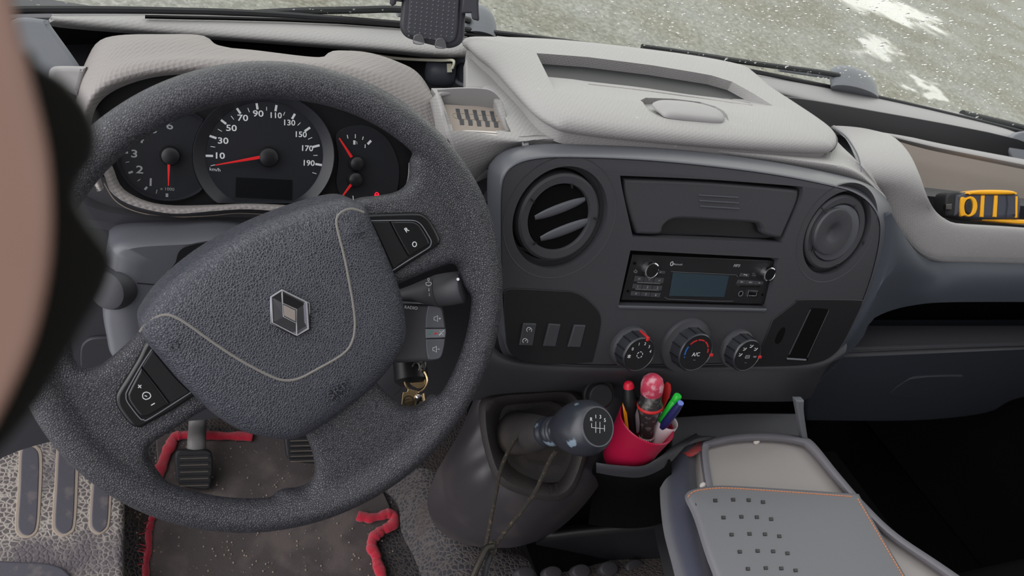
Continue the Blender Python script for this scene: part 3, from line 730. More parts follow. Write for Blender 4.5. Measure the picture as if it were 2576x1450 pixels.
# bottom of driver door side (rounded lighter lip and its bin)
loft('door_bin_lip', [[AD(u, v, .98) for u, v in ((-60, 1092), (60, 1090), (130, 1088))], [AD(u, v, .965) for u, v in ((-60, 1062), (60, 1062), (130, 1056))], [AD(u, v, .975) for u, v in ((-60, 1050), (50, 1052), (110, 1038))]], M_GREY, dash, n=12, thick=.004)
pillow('door_pocket_knob', ell(54, 1036, 16, 14, 12), Plane(AD(54, 1036, .985), (-.2, -.8, .5)), [(1, -.01), (1, 0), (.6, .004)], M_LIGHTS, dash, n=1)

# ================================================================ instrument hood + cluster
CL = PT((0.15, 0.665, 0.85), 27)
HY = lambda pts, off: [CL.hit(u, v, off) for u, v in pts]
loft('instrument_hood', [
    HY([(262, 470), (236, 380), (232, 300), (262, 246), (330, 210), (420, 190), (560, 185), (700, 190), (830, 215), (940, 270), (1020, 350), (1052, 430), (1040, 490)], .012),
    HY([(255, 480), (222, 380), (218, 290), (248, 232), (320, 196), (420, 178), (560, 172), (700, 178), (850, 200), (970, 250), (1050, 320), (1105, 400), (1075, 490)], .026),
    HY([(240, 470), (205, 380), (205, 280), (235, 215), (300, 172), (420, 152), (560, 150), (700, 155), (870, 172), (990, 210), (1070, 270), (1118, 345), (1112, 420)], .022),
    HY([(225, 440), (190, 360), (196, 262), (222, 190), (290, 148), (420, 135), (560, 138), (700, 146), (870, 155), (1000, 185), (1080, 235), (1120, 310), (1125, 370)], .005),
    HY([(215, 400), (188, 330), (194, 240), (216, 165), (280, 110), (420, 100), (530, 112), (640, 134), (800, 150), (835, 138), (862, 136), (980, 160), (1058, 204), (1105, 280), (1122, 355)], -.02),
    HY([(215, 380), (190, 320), (196, 225), (218, 150), (268, 94), (420, 86), (512, 90), (552, 116), (640, 126), (800, 144), (830, 130), (862, 127), (930, 133), (1000, 155), (1056, 188), (1098, 262), (1120, 350)], -.045),
    ], M_HOOD, dash, n=90, sub=5, thick=.004, label='light grey ribbed instrument hood')
plate('side_block', [(128, 172), (150, 167), (218, 168, 0), (200, 235, 0), (190, 240), (128, 208), (122, 190)], CL, M_LIGHTS, dash, th=.02, bev=.004, off=-.004)
# light lower lip of the opening
lip = loft('cluster_lip', [
    HY([(232, 400), (262, 440), (278, 482), (320, 512), (385, 531), (450, 538), (540, 531), (620, 527), (710, 533), (860, 548), (980, 530), (1055, 480), (1075, 420)], .016),
    HY([(245, 395), (272, 432), (290, 468), (330, 497), (390, 517), (450, 526), (540, 520), (620, 516), (710, 521), (860, 535), (970, 515), (1040, 468), (1060, 410)], .014),
    HY([(262, 392), (283, 418), (300, 462), (325, 486), (375, 508), (440, 517), (540, 515), (620, 511), (710, 514), (860, 525), (960, 502), (1018, 470), (1028, 410)], .002),
    ], M_HOOD, dash, n=60, thick=.003)
clu = thing('instrument_cluster', 'black instrument cluster with white numbered dials and red needles behind the steering wheel', 'instrument cluster', CL.hit(660, 400))
plate('housing', [(228, 330), (262, 240), (340, 195), (560, 165), (760, 185), (930, 250), (1030, 350), (1060, 440), (1020, 520), (900, 545), (690, 535), (450, 540), (330, 515), (265, 440)], CL, M_DIALB, clu, th=.01, bev=.001, off=-.004)
# rings
def ring(name, outer, inner, plane, mat_, parent, th, bev, off, label=None): return plate(name, [outer, inner], plane, mat_, parent, th=th, bev=bev, off=off, n=1, smooth_px=False, label=label)
def beside(P, k=1.0):      # keep the small dial's outline outside the big one
    o = []
    for u, v in P:
        t = 1 - ((v - 392) / (161 * k)) ** 2
        o.append((min(u, 663 - 180 * k * math.sqrt(t)) if t > 0 else u, v))
    return o
tach = ring_loft('tachometer', beside(ell(425, 389, 133, 119, 60)), beside(ell(425, 389, 122, 109, 60), 1.004), None, M_DRING, clu, plane=CL, n=1, prof=[(0, -.008), (0, .001), (.3, .002), (1, -.004), (1, -.008)], label='tachometer dial with red needle')
plate('face', beside(ell(425, 389, 124, 111, 60)), CL, M_DIAL, tach, th=.002, off=-.003, bev=.0002, n=1, smooth_px=False)
co = lambda cu, cv, ru, rv, cut: [(u, min(v, cut)) for u, v in ell(cu, cv, ru, rv, 72)]
spd = ring_loft('speedometer', co(663, 392, 179, 160, 512), co(665, 390, 147, 134, 507), None, M_DRING, clu, plane=CL, n=1, prof=[(0, -.008), (0, .005), (.06, .0065), (.12, .006), (.95, -.0015), (1, -.002), (1, -.008)], label='speedometer dial with red needle')
plate('face', co(665, 390, 150, 136, 509), CL, M_DIAL, spd, th=.002, off=-.002, bev=.0002, n=1, smooth_px=False)
fc = -.0018
big = [((517, 392), (536, 392.6)), ((527, 342), (544.6, 348)), ((556, 302), (569, 312)), ((596, 272.6), (605, 286)), ((645.5, 260), (648, 275.4)), ((695.6, 264.5), (693, 280)), ((742, 286.6), (734.7, 299.4)), ((780, 321), (766.6, 330.4)), ((804, 365.8), (787, 370)), ((811, 415.9), (793.4, 412.8))]
sml = [((529.7, 368.6), (541.4, 370.4)), ((548, 325), (558, 330.8)), ((581, 291.7), (588.4, 301)), ((623.4, 272), (627.6, 282.4)), ((670.7, 269), (670.7, 278.4)), ((716.6, 282), (713, 290.8)), ((756, 308.7), (748.7, 315.7)), ((785.3, 346), (775.3, 350.6)), ((799, 391), (788.3, 391.4)), ((796, 437.5), (786, 434.5)), ((529.7, 417.5), (541, 415))]
strokes('scale', [(list(t), 5.5) for t in big] + [(list(t), 1.6) for t in sml], CL, 2, M_WHITE, spd, off=fc)
for s, u, v in (('10', 552, 392.6), ('30', 561, 355), ('50', 582, 323), ('70', 610.6, 297.5), ('90', 649.5, 286.6), ('110', 693, 291), ('130', 727, 309.4), ('150', 756, 339), ('170', 772, 374), ('190', 776, 411)):
    text('numeral', s, u, v, CL, 16 if len(s) < 3 else 14.5, M_WHITE, spd, off=fc, wide=1.25 if len(s) < 3 else 1.08, bold=.00012, to=(u + 30, v + 1.2))
text('unit_text', 'km/h', 541, 427, CL, 9, M_WHITE, spd, off=fc, to=(571, 430), wide=1.1)
plate('display', [(593, 446), (735, 453), (734, 503), (592, 496)], CL, M_GLOSS, spd, th=.001, bev=.0001, off=fc + .0004, n=1, smooth_px=False)
def needle(parent, base, tip, w0, w1, hub, hr, plane=CL, h=.006):
    d = V((tip[0] - base[0], tip[1] - base[1])).normalized(); n = V((-d.y, d.x))
    pts = [V(base) + n * w0, V(tip) + n * w1, V(tip) - n * w1, V(base) - n * w0]
    nd = plate('needle', [tuple(p) for p in pts], plane, M_NEEDLE, parent, th=.0012, bev=.0003, off=h - .001, n=1, smooth_px=False)
    lathe('hub', [(hr * 1.0, 0), (hr, .004), (hr * .85, .0075), (hr * .5, .009), (0, .0093)], plane.hit(*hub, -.002), plane.n, M_BLACK, parent, seg=28)
needle(spd, (655, 396), (542, 416), 4.2, 1.2, (673, 394), .0095)
for s, u, v in (('6', 427, 317), ('5', 387, 327), ('4', 353, 351), ('3', 338, 388), ('2', 351.5, 428), ('1', 379, 459.5)):
    text('numeral', s, u, v, CL, 20, M_GREYP, tach, off=-.0028, wide=1.3, bold=.00015)
text('unit_text', 'x 1000', 421, 476, CL, 8, M_GREYP, tach, off=-.0028, wide=1.1)
strokes('scale', [([(323.4, 435.7), (334, 432)], 5), ([(364, 477.6), (370, 470.6)], 5), ([(420, 487), (420, 496)], 6), ([(311, 384), (322, 384)], 5), ([(346, 456), (353, 451)], 1.6), ([(393, 487), (395, 477.6)], 1.6), ([(316, 409), (325, 407)], 1.6)], CL, 2, M_GREYP, tach, off=-.0028)
needle(tach, (425, 400), (424, 468), 4.0, 1.2, (427, 391), .0085)
fu = plate('fuel_gauge', [(846, 340), (880, 318), (930, 318), (975, 350), (1000, 400), (1004, 450), (990, 500), (940, 520), (880, 512), (848, 470), (852, 400)], CL, M_DIAL, clu, th=.002, bev=.0004, off=-.002, label='right hand gauge with fuel and temperature needles')
strokes('scale', [([(873.6, 339.5), (875.4, 349)], 2), ([(894, 338), (894, 348)], 2), ([(914, 344), (912, 352)], 2), ([(933.5, 354), (925, 363)], 6), ([(919, 363.4), (918.4, 372.5)], 2), ([(888, 493), (889, 503)], 2.4)], CL, 2, M_WHITE, fu, off=-.0016)
strokes('fuel_symbol', [([(891.5, 353.5), (891.5, 364)], 5.5), ([(896, 356), (898, 358), (898, 363)], 1)], CL, 2, M_WHITE, fu, off=-.0016)
needle(fu, (885, 396), (854, 348), 3.6, 1.6, (894, 410), .0075)
needle(fu, (886, 462), (860, 497), 3.4, 1.6, (890, 450), .0075)
strokes('warning_light', [cr([(942, 500), (944, 488), (948, 485), (952, 488), (954, 500)], 3, False), [(944, 491), (952, 491)], [(943, 496), (953, 496)]], CL, 2.6, M_WARN, fu, off=-.0012)
# ================================================================ centre fascia
fas = thing('centre_fascia', 'dark rounded centre console fascia with vents, dials and switches right of the wheel', 'console panel', FAS.hit(1700, 650))
F_OUT = [(1226, 440), (1240, 402), (1275, 376), (1330, 364), (1420, 361), (1600, 367), (1780, 384), (1960, 410), (2110, 440), (2180, 462), (2225, 495), (2248, 540), (2244, 600), (2222, 680), (2190, 760), (2150, 845), (2110, 895), (2060, 915), (1960, 922), (1800, 926), (1640, 929), (1480, 929), (1350, 922), (1285, 905), (1258, 875), (1246, 800), (1238, 700), (1228, 560)]
F_IN = [(1262, 480), (1272, 440), (1300, 414), (1350, 400), (1430, 396), (1600, 402), (1780, 418), (1960, 442), (2100, 470), (2155, 488), (2190, 515), (2212, 555), (2212, 610), (2194, 690), (2166, 768), (2128, 846), (2096, 884), (2052, 902), (1960, 910), (1800, 916), (1640, 919), (1480, 919), (1360, 912), (1302, 895), (1278, 868), (1268, 800), (1262, 700), (1260, 560)]
# the panel has real openings for the vents, cubby, radio and pockets
def circ_open(c, r, off=0):  # circle on the fascia plane, as plane-space points
    p = FAS.loc(*c, 0); return [V((p.x + r * math.cos(a), p.y + r * math.sin(a))) for a in [2 * math.pi * k / 56 for k in range(56)]]
pxm = mpp(FAS.hit(1412, 552))
VENT_L, VENT_R = (1412, 551), (2107, 588)
RO = 0.0525
cub_open = [(1560, 442, 0), (1785, 452), (2020, 470, 0), (2014, 510), (1972, 612, 0), (1780, 604), (1592, 597, 0), (1566, 480)]
rad_open = [(1586, 630, 0), (1960, 650, 0), (1930, 776, 0), (1556, 768, 0)]
pan = plate('panel', F_IN, FAS, M_DARK, fas, th=.024, bev=.0016, n=6, label='dark grey speckled panel')
for sp_ in (circ_open(VENT_L, RO), circ_open(VENT_R, RO), [FAS.loc(*p[:2], 0) for p in cr(cub_open, 4)], [FAS.loc(*p[:2], 0) for p in cr(rad_open, 1)]):
    carve(pan, finish('cutter', curve_mesh([sp_], FAS, .03, .09, .0002, 1), M_DARK))
# raised satin bezel: a rim following the outline
ring_loft('bezel', F_OUT, F_IN, None, M_BEV, fas, prof=[(0, -.044), (0, -.032), (.08, -.025), (.45, -.011), (.8, -.002), (.93, .0006), (1, .0008), (1, -.004)], label='satin grey bezel', plane=FAS)

def bowl(c, name='vent_bowl', r=RO):
    p = FAS.hit(*c)
    lathe(name, [(.0625, -.003), (.0625, .0003), (.0618, .0002), (.0600, -.001), (.0560, -.006), (.0520, -.0115), (.0495, -.014), (.0475, -.0145), (.0475, -.045), (.0510, -.045), (.0512, -.013)], p, FAS.n, M_DARK, fas, seg=64, label='dished surround of the vent', loop=True)
bowl(VENT_L); bowl(VENT_R)
# left vent: open, two slats
vl = lathe('air_vent', [(.0450, -.030), (.0455, -.008), (.0445, -.004), (.042, -.0025), (.035, -.003), (.0340, -.005), (.0325, -.014), (.0325, -.03)], FAS.hit(*VENT_L), FAS.n, M_DARK, fas, seg=64, label='open round air vent with two slats', loop=True)
lathe('duct', [(.033, -.006), (.033, -.05), (0, -.05)], FAS.hit(*VENT_L), FAS.n, M_PIT, vl, seg=40)
VP = FAS.at(-.008)
def slat(a, b, w):
    A, B = VP.hit(*a), VP.hit(*b); m = (A + B) / 2
    t = (B - A).normalized(); s_ = VP.n.cross(t)
    bm = bmesh.new(); N = 14; rings = []
    for i in range(N + 1):
        f = i / N; p = A.lerp(B, f); k = math.sin(math.pi * min(max(f, .03), .97)) ** .3
        rings.append([bm.verts.new(p + s_ * (math.cos(q) * w * k) + VP.n * (math.sin(q) * .004 * k + .001)) for q in [2 * math.pi * j / 12 for j in range(12)]])
    for x, y in zip(rings, rings[1:]):
        for j in range(12): bm.faces.new((x[j], x[(j + 1) % 12], y[(j + 1) % 12], y[j]))
    bm.faces.new(rings[0]); bm.faces.new(list(reversed(rings[-1])))
    finish('slat', from_bm(bm), M_BEV, vl)
slat((1343, 547), (1469, 500), .0055); slat((1357, 600), (1484, 552), .0058)
for L_ in ([(1438, 463), (1440, 474)], [(1336, 502), (1345, 510)], [(1494, 550), (1506, 555)], [(1341, 617), (1350, 611)]): strokes('tick', [L_], FAS, 5, M_BLACK, vl, off=.0003, th=.001)
poly = plate('mullion', [(1418, 588), (1432, 590), (1430, 606), (1424, 606)], FAS.at(-.02), M_BLACK, vl, th=.004, bev=.0005, n=1)
# right vent: closed disc flap
vr = lathe('air_vent', [(.0465, -.030), (.0472, -.008), (.0465, -.004), (.044, -.0015), (.037, -.002), (.0355, -.004), (.035, -.03)], FAS.hit(*VENT_R), FAS.n, M_DARK, fas, seg=64, label='closed round air vent with a dimpled disc', loop=True)
lathe('flap', [(.0348, -.012), (.0348, -.002), (.034, -.0008), (.022, .0), (0, .0)], FAS.hit(*VENT_R), FAS.n, M_BEV, vr, seg=48)
vc = (2092, 582)
lathe('dimpled_disc', [(.0285, -.004), (.0290, .002), (.0275, .0042), (.014, .0046), (.010, .0035), (.006, .0015), (0, .0008)], FAS.hit(*vc), FAS.n, M_DARK, vr, seg=48)
for L_ in ([(2068, 524), (2078, 536)], [(2042, 632), (2054, 629)], [(2150, 518), (2154, 528)], [(2172, 608), (2172, 616)], [(2107, 666), (2107, 676)]): strokes('tick', [L_], FAS, 4, M_BLACK, vr, off=.002, th=.001)

# cubby drawer
CUB = FAS.at(-.010)
poly_solid('x', ([FAS.hit(*p[:2], -.030) for p in ((1548, 430), (2035, 460), (1985, 625), (1575, 605))] + [FAS.hit(*p[:2], -.026) for p in ((1548, 430), (2035, 460), (1985, 625), (1575, 605))], BOXF), M_PIT, fas).name = 'opening_back'
dr = plate('storage_drawer', [(1572, 450, 0), (1790, 459), (2010, 478, 0), (2005, 510), (1966, 600, 0), (1945, 598), (1922, 590), (1915, 572), (1895, 562), (1800, 556), (1705, 552), (1672, 568), (1660, 590), (1604, 590, 0), (1590, 555), (1575, 500)], FAS, M_DARK, fas, th=.018, bev=.0035, off=-.003, label='dark storage drawer front')
plate('grip_recess', [(1640, 588), (1675, 560), (1705, 548), (1800, 552), (1900, 558), (1925, 575), (1940, 600), (1790, 594)], FAS, M_BLACK, dr, th=.004, bev=.0008, off=-.012)
strokes('rib', [[(1760, 491), (1858, 497)], [(1761, 505), (1859, 511)], [(1763, 519), (1861, 525)]], FAS, 3, M_BEV, dr, off=-.0016, th=.002)

# switch panel (left) and pocket panel (right): thin insets
swp = plate('switch_panel', [(1268, 745), (1275, 730), (1300, 727), (1400, 732), (1446, 736), (1482, 756), (1510, 793), (1508, 840), (1490, 912, 0), (1400, 918), (1330, 913), (1296, 900), (1278, 875), (1270, 820)], FAS, M_BLACK, fas, th=.003, bev=.0008, off=.0016, label='black switch panel')
def switch(c, face=True, lab=None):
    p = plate('switch', c, FAS, M_DARK if face else M_BLACK, swp, th=.006, bev=.0012, off=.0042, n=1, smooth_px=False, label=lab)
    return p
s1 = switch([(1318, 815), (1350, 816), (1341, 871), (1308, 870)], True, 'cruise switch with two speedometer symbols')
switch([(1382, 816), (1411, 818), (1398, 873), (1368, 872)]); switch([(1446, 819), (1474, 820), (1461, 875), (1430, 874)])
for (u, v) in ((1332, 830), (1322, 858)):
    strokes('cruise_symbol', [cr([(u - 5, v + 5), (u - 7, v), (u - 4, v - 5), (u + 2, v - 5), (u + 6, v), (u + 4, v + 5)], 3, False), [(u - 1, v + 1), (u + 3, v - 3)]], FAS, 1.3, M_WHITE, s1, off=.0045)
for k, (u, v) in enumerate(((1397, 838), (1461, 840))):
    strokes('blank_mark', [[(u - 4, v + 22), (u + 2, v)]], FAS, .8, M_BEV, swp, off=.0046)
pkt = plate('pocket_panel', [(2004, 760, 0), (2020, 754), (2160, 755), (2168, 762), (2165, 775), (2122, 862), (2095, 895), (2060, 912), (2000, 920), (1895, 920, 0), (1918, 870), (1944, 806, 0)], FAS, M_BLACK, fas, th=.003, bev=.0008, off=.0014, label='black panel with an upright slot')
plate('slot', [(2040, 777), (2084, 780), (2080, 796), (2034, 900), (2028, 906), (1982, 903), (1984, 896), (2034, 790)], FAS, M_PIT, pkt, th=.001, bev=.0002, off=.0018)
strokes('slot_lip', [[(1981, 903), (2028, 906)]], FAS, 4, M_GREY, pkt, off=.0025, th=.001)
strokes('slot_edge', [[(2040, 779), (1986, 893)], [(2086, 781), (2032, 900)]], FAS, 2.0, M_DARK, pkt, off=.0025, th=.001)
plate('key_hole', [(1972, 824), (1976, 832), (1966, 858), (1955, 866), (1950, 858), (1960, 834)], FAS, M_PIT, pkt, th=.001, bev=.0002, off=.0018)

# climate dials
DIALS = [((1583, 872), (1590, 884), .0245, .0205, 45), ((1724, 868), (1736, 892), .0335, .0235, 56), ((1852, 876), (1856, 886), .0245, .0205, 46)]
def climate_dial(base, capc, rb, rc, lab, pang, labname):
    b = FAS.hit(*base, .001)
    d = lathe('climate_dial', [(rb, -.002), (rb, .001), (rb * .97, .0035), (rc * 1.06, .005), (rc * 1.05, .0052)], b, FAS.n, M_DARK, fas, seg=56, label=labname)
    h = .021
    cap = lathe('knob', [(rc * 1.04, .003), (rc, h - .003), (rc * .985, h - .0012), (rc * .93, h), (rc * .90, h - .0008), (0, h - .0008)], b, FAS.n, M_DIALK, d, seg=56)
    TP = FAS.at(h + .001)
    bp = FAS.loc(*base, .001)
    # grip grooves
    bm = bmesh.new()
    X, Y = FAS.x, FAS.y
    for k in range(12):
        a = math.radians(15 + k * 30); rr = X * math.cos(a) + Y * math.sin(a); tt = -X * math.sin(a) + Y * math.cos(a)
        q = []
        for hh, ro in ((.005, rc * 1.045), (h - .0025, rc * 1.012)):
            for dr_ in (-.002, .0006):
                for sgn in (-1, 1): q.append(bm.verts.new(b + rr * (ro + dr_) + tt * (sgn * .0007) + FAS.n * hh))
        for f in ((0, 1, 3, 2), (4, 6, 7, 5), (0, 4, 5, 1), (2, 3, 7, 6), (0, 2, 6, 4), (1, 5, 7, 3)): bm.faces.new([q[i] for i in f])
    finish('grip_groove', from_bm(bm), M_BLACK, d, smooth=False)
    a = math.radians(pang); rr = X * math.cos(a) + Y * math.sin(a); tt = -X * math.sin(a) + Y * math.cos(a)
    vs = []
    for hh, ro in ((.004, rc * 1.06), (h + .0008, rc * 1.03)):
        for rad_ in (ro - .004, ro + .0008):
            for sgn in (-1, 1): vs.append(b + rr * rad_ + tt * (sgn * .0016) + FAS.n * hh)
    poly_solid('pointer', (vs, [(0, 1, 3, 2), (4, 6, 7, 5), (0, 4, 5, 1), (2, 3, 7, 6), (0, 2, 6, 4), (1, 5, 7, 3)]), M_REDP, d, .0004)
    lathe('face', [(rc * .89, h - .0006), (rc * .89, h - .0003), (0, h - .0003)], b, FAS.n, M_BLACK, d, seg=48)
    return d, b + FAS.n * (h - .0002)
def dloc(c, dx, dy): return c + FAS.x * dx + FAS.y * dy
class LP:   # plane wrapper placed at a 3D centre with metre offsets
    pass
def marks(parent, c, items):
    """items: (kind, data, x_mm, y_mm, size_mm, mat)"""
    for it in items:
        if it[0] == 't':
            _, s, x, y, sz, mt = it
            fc = bpy.data.curves.new('t', 'FONT'); fc.body = s; fc.align_x = 'CENTER'; fc.align_y = 'CENTER'; fc.size = sz * 1.35e-3; fc.extrude = .0001
            ob = bpy.data.objects.new('tmp', fc); COL.objects.link(ob); bpy.context.view_layer.update()
            me = bpy.data.meshes.new_from_object(ob.evaluated_get(bpy.context.evaluated_depsgraph_get())); bpy.data.objects.remove(ob); bpy.data.curves.remove(fc); me.materials.clear()
            M = Matrix((FAS.x, FAS.y, FAS.n)).transposed().to_4x4(); M.translation = dloc(c, x * 1e-3, y * 1e-3) + FAS.n * .0003; me.transform(M)
            finish('numeral' if s.isdigit() else 'lettering', me, mt, parent, smooth=False)
        else:
            _, name, lines, w, mt = it
            bm = bmesh.new()
            for L in lines:
                P = [dloc(c, x * 1e-3, y * 1e-3) + FAS.n * .0003 for x, y in L]
                for p, q in zip(P, P[1:]):
                    t = (q - p).normalized(); sd = FAS.n.cross(t) * (w * .5e-3)
                    a = [bm.verts.new(v + o) for o in (V((0, 0, 0)), FAS.n * -.0003) for v in (p + sd, p - sd, q - sd, q + sd)]
                    for f in ((0, 1, 2, 3), (7, 6, 5, 4), (0, 4, 5, 1), (1, 5, 6, 2), (2, 6, 7, 3), (3, 7, 4, 0)): bm.faces.new([a[i] for i in f])
            finish(name, from_bm(bm), mt, parent, smooth=False)
def arc(r, a0, a1, n=8, cx=0, cy=0): return [(cx + r * math.cos(math.radians(a0 + (a1 - a0) * k / n)), cy + r * math.sin(math.radians(a0 + (a1 - a0) * k / n))) for k in range(n + 1)]
d, c = climate_dial(*DIALS[0][:4], None, 75, 'fan speed dial with its red pointer at 2')
marks(d, c, [('t', s, 13.5 * math.cos(math.radians(a)), 13.5 * math.sin(math.radians(a)), 3.6, M_WHITE) for s, a in (('0', 148), ('1', 110), ('2', 76), ('3', 45), ('4', 16))] +
      [('l', 'fan_symbol', [arc(3.6, k * 60, k * 60 + 38, 4, 0, 0) for k in range(6)], .7, M_WHITE), ('l', 'fan_off_symbol', [[(-15.5, 0), (-11.5, -3)], [(-15.5, -2.6), (-11.5, -.4)], [(-13.4, .6), (-13.4, -3.6)]], .7, M_WHITE)])
d, c = climate_dial(*DIALS[1][:4], None, -8, 'temperature dial with A/C lettering and a red and blue arc')
marks(d, c, [('t', 'A/C', 0, -2, 5.0, M_WHITE), ('l', 'cold_arc', [arc(16, 150, 188, 6), arc(16, 196, 200, 2)], 1.6, M_BLUEP), ('l', 'warm_arc', [arc(16, 105, 138, 5), arc(16, 65, 98, 5), arc(16, 25, 58, 5), arc(16, 0, 18, 4)], 1.6, M_REDP), ('l', 'led_mark', [[(-1.5, -9), (1.5, -9)]], .8, M_DIM)])
d, c = climate_dial(*DIALS[2][:4], None, -6, 'air direction dial, the right hand one, with seat symbols')
sym = []
for a, r_ in ((172, 12), (132, 12), (85, 12.5), (42, 12.5)):
    x, y = r_ * math.cos(math.radians(a)), r_ * math.sin(math.radians(a))
    sym += [[(x - 2, y - 1.5), (x, y - 1.5), (x + 2.4, y + 1.4)], [(x - 2.2, y + 1.5), (x - .6, y + .8)]]
marks(d, c, [('l', 'seat_symbol', sym, .8, M_WHITE), ('l', 'screen_symbol', [[(-3, -3), (3, -3), (3, .4), (-3, .4), (-3, -3)], [(-1.6, -1.2), (1.6, -1.2)], [(9, -1), (14, -1)], [(9.5, -2.2), (13.5, -2.2)]], .6, M_GREYP), ('l', 'led_mark', [[(-1.5, -9), (1.5, -9)]], .8, M_DIM)])

# lower apron under the fascia
loft('lower_apron', [
    [FAS.hit(u, v, -.060) for u, v in ((1180, 1010), (1300, 1000), (1560, 1000), (1850, 1010), (2000, 1010), (2040, 1000))],
    [FAS.hit(u, v, -.020) for u, v in ((1190, 960), (1300, 962), (1560, 965), (1850, 965), (2020, 955), (2080, 925))],
    [FAS.hit(u, v, -.002) for u, v in ((1210, 905), (1300, 925), (1560, 935), (1850, 932), (2050, 925), (2125, 890))],
    [FAS.hit(u, v, -.008) for u, v in ((1230, 850), (1290, 900), (1560, 915), (1850, 915), (2050, 905), (2130, 860))],
    ], M_DARK, dash, n=44, thick=.006, label='dark lower edge under the centre fascia')
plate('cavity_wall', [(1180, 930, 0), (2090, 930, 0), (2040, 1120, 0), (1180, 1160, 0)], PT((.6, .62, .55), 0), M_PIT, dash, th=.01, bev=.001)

# ================================================================ radio
RP = FAS.at(-.006)
plate('radio_lip', [(1556, 770, 0), (1930, 778, 0), (1928, 786, 0), (1558, 778, 0)], FAS, M_BEV, fas, th=.004, bev=.0015, off=.0016, n=1, label='rounded lip below the radio')
rad = thing('car_radio', 'black car radio with two chrome knobs and a blue-grey display in the fascia', 'radio', RP.hit(1755, 705))
body_px = [(1592, 640, 0), (1953, 656, 0), (1925, 767, 0), (1563, 756, 0)]
plate('body', body_px, FAS, M_BLACK, rad, th=.03, bev=.0012, off=-.006, n=1)
ZR = -.0057
dsp = plate('display', [(1694, 686, 0), (1834, 695, 0), (1822, 748, 0), (1684, 745, 0)], FAS, M_LCD, rad, th=.001, bev=.0001, off=ZR + .0004, n=1)
strokes('display_frame', [[(1688, 683), (1692, 684), (1852, 692), (1856, 697)], [(1672, 748), (1680, 753), (1800, 758), (1845, 758)]], FAS, 1.2, M_DIM, rad, off=ZR + .0004)
for (u, v), r in (((1631, 675), .0092), ((1926, 685), .0088)):
    k = lathe('rotary_knob', [(r * 1.02, 0), (r, .006), (r * .97, .0075), (r * .84, .008), (r * .80, .0074), (0, .0072)], FAS.hit(u, v, -.007), FAS.n, M_CHROME, rad, seg=40, label='chrome ringed knob')
    lathe('cap', [(r * .80, .0072), (r * .78, .0079), (0, .0079)], FAS.hit(u, v, -.007), FAS.n, M_GLOSS, k, seg=32)
def btn(a, b, c_, d_, nm='button', mt=M_DARK, par=rad): return plate(nm, [a, b, c_, d_], FAS, mt, par, th=.0016, bev=.0004, off=ZR + .0009, n=1, smooth_px=False)
def lerp2(a, b, f): return (a[0] + (b[0] - a[0]) * f, a[1] + (b[1] - a[1]) * f)
def grid_buttons(A, B, C2, D, rows, cols_, rowspans):
    out = []
    for r0, r1 in rowspans:
        for c0 in range(cols_):
            f0, f1 = (c0 + .03) / cols_, (c0 + .97) / cols_
            l0, r_0 = lerp2(A, D, r0), lerp2(B, C2, r0); l1, r_1 = lerp2(A, D, r1), lerp2(B, C2, r1)
            q = (lerp2(l0, r_0, f0), lerp2(l0, r_0, f1), lerp2(l1, r_1, f1), lerp2(l1, r_1, f0)); out.append((btn(*q), ((q[0][0] + q[2][0]) / 2, (q[0][1] + q[2][1]) / 2)))
    return out
gb_ = grid_buttons((1598, 695), (1672, 701), (1661, 749), (1586, 744), 3, 3, ((.0, .27), (.40, .64), (.78, 1.0)))
for (b_, c_), s in zip(gb_, ('I<', 'V', '>I', '1', '2', '3', '4', '5', '6')): text('lettering', s, c_[0], c_[1], FAS, 6.5, M_GREYP, b_, off=ZR + .0011, to=(c_[0] + 20, c_[1] + 1))
btn((1652, 681), (1674, 683), (1673, 690), (1649, 688)); text('lettering', 'M', 1661, 686, FAS, 5, M_GREYP, rad, off=ZR + .0011)
gb2 = grid_buttons((1857, 705), (1922, 709), (1920, 717), (1853, 714), 1, 3, ((0, 1),))
for (b_, c_), s in zip(gb2, ('SRC', 'SEEK', 'TA')): text('lettering', s, c_[0], c_[1], FAS, 4, M_GREYP, b_, off=ZR + .0011, to=(c_[0] + 20, c_[1] + 1))
btn((1864, 688), (1886, 690), (1884, 698), (1861, 696)); strokes('back_symbol', [[(1878, 695), (1879, 692), (1871, 691.5), (1873, 690)]], FAS, 1, M_WHITE, rad, off=ZR + .0011)
text('lettering', 'VOL', 1896, 689, FAS, 4, M_DIM, rad, off=ZR + .0003, to=(1916, 690)); text('lettering', 'TUNE', 1896, 694, FAS, 4, M_DIM, rad, off=ZR + .0003, to=(1916, 695))
for a, b in (((1603, 711), (1662, 714)), ((1599, 728), (1658, 731)), ((1860, 720), (1913, 721))):
    strokes('chrome_bar', [[a, b]], FAS, 2.4, M_CHROME, rad, off=ZR + .0018, th=.0015, label='thin chrome bar')
strokes('bluetooth_symbol', [cr([(1690, 660), (1693, 659), (1692, 668), (1687, 668), (1688, 661), (1690, 660)], 2, False)], FAS, 1.5, M_WHITE, rad, off=ZR + .0003)
text('lettering', 'Bluetooth', 1705, 665.5, FAS, 5.5, M_GREYP, rad, off=ZR + .0003, to=(1735, 667))
text('lettering', 'MP3', 1853, 669, FAS, 8, M_GREYP, rad, off=ZR + .0003, to=(1883, 670.5), wide=1.1, skew=.25, bold=.0001)
strokes('power_symbol', [cr([(1596.5, 681), (1595, 684), (1599, 687), (1603, 684), (1601, 681)], 3, False), [(1599.5, 678), (1599, 683)]], FAS, 1, M_GREYP, rad, off=ZR + .0003)
for u, v in ((1597, 663), (1580, 733), (1941, 676), (1918, 742)):
    lathe('release_hole', [(.0016, -.0005), (.0016, .0002), (0, .0002)], FAS.hit(u, v, ZR), FAS.n, M_PIT, rad, seg=14)
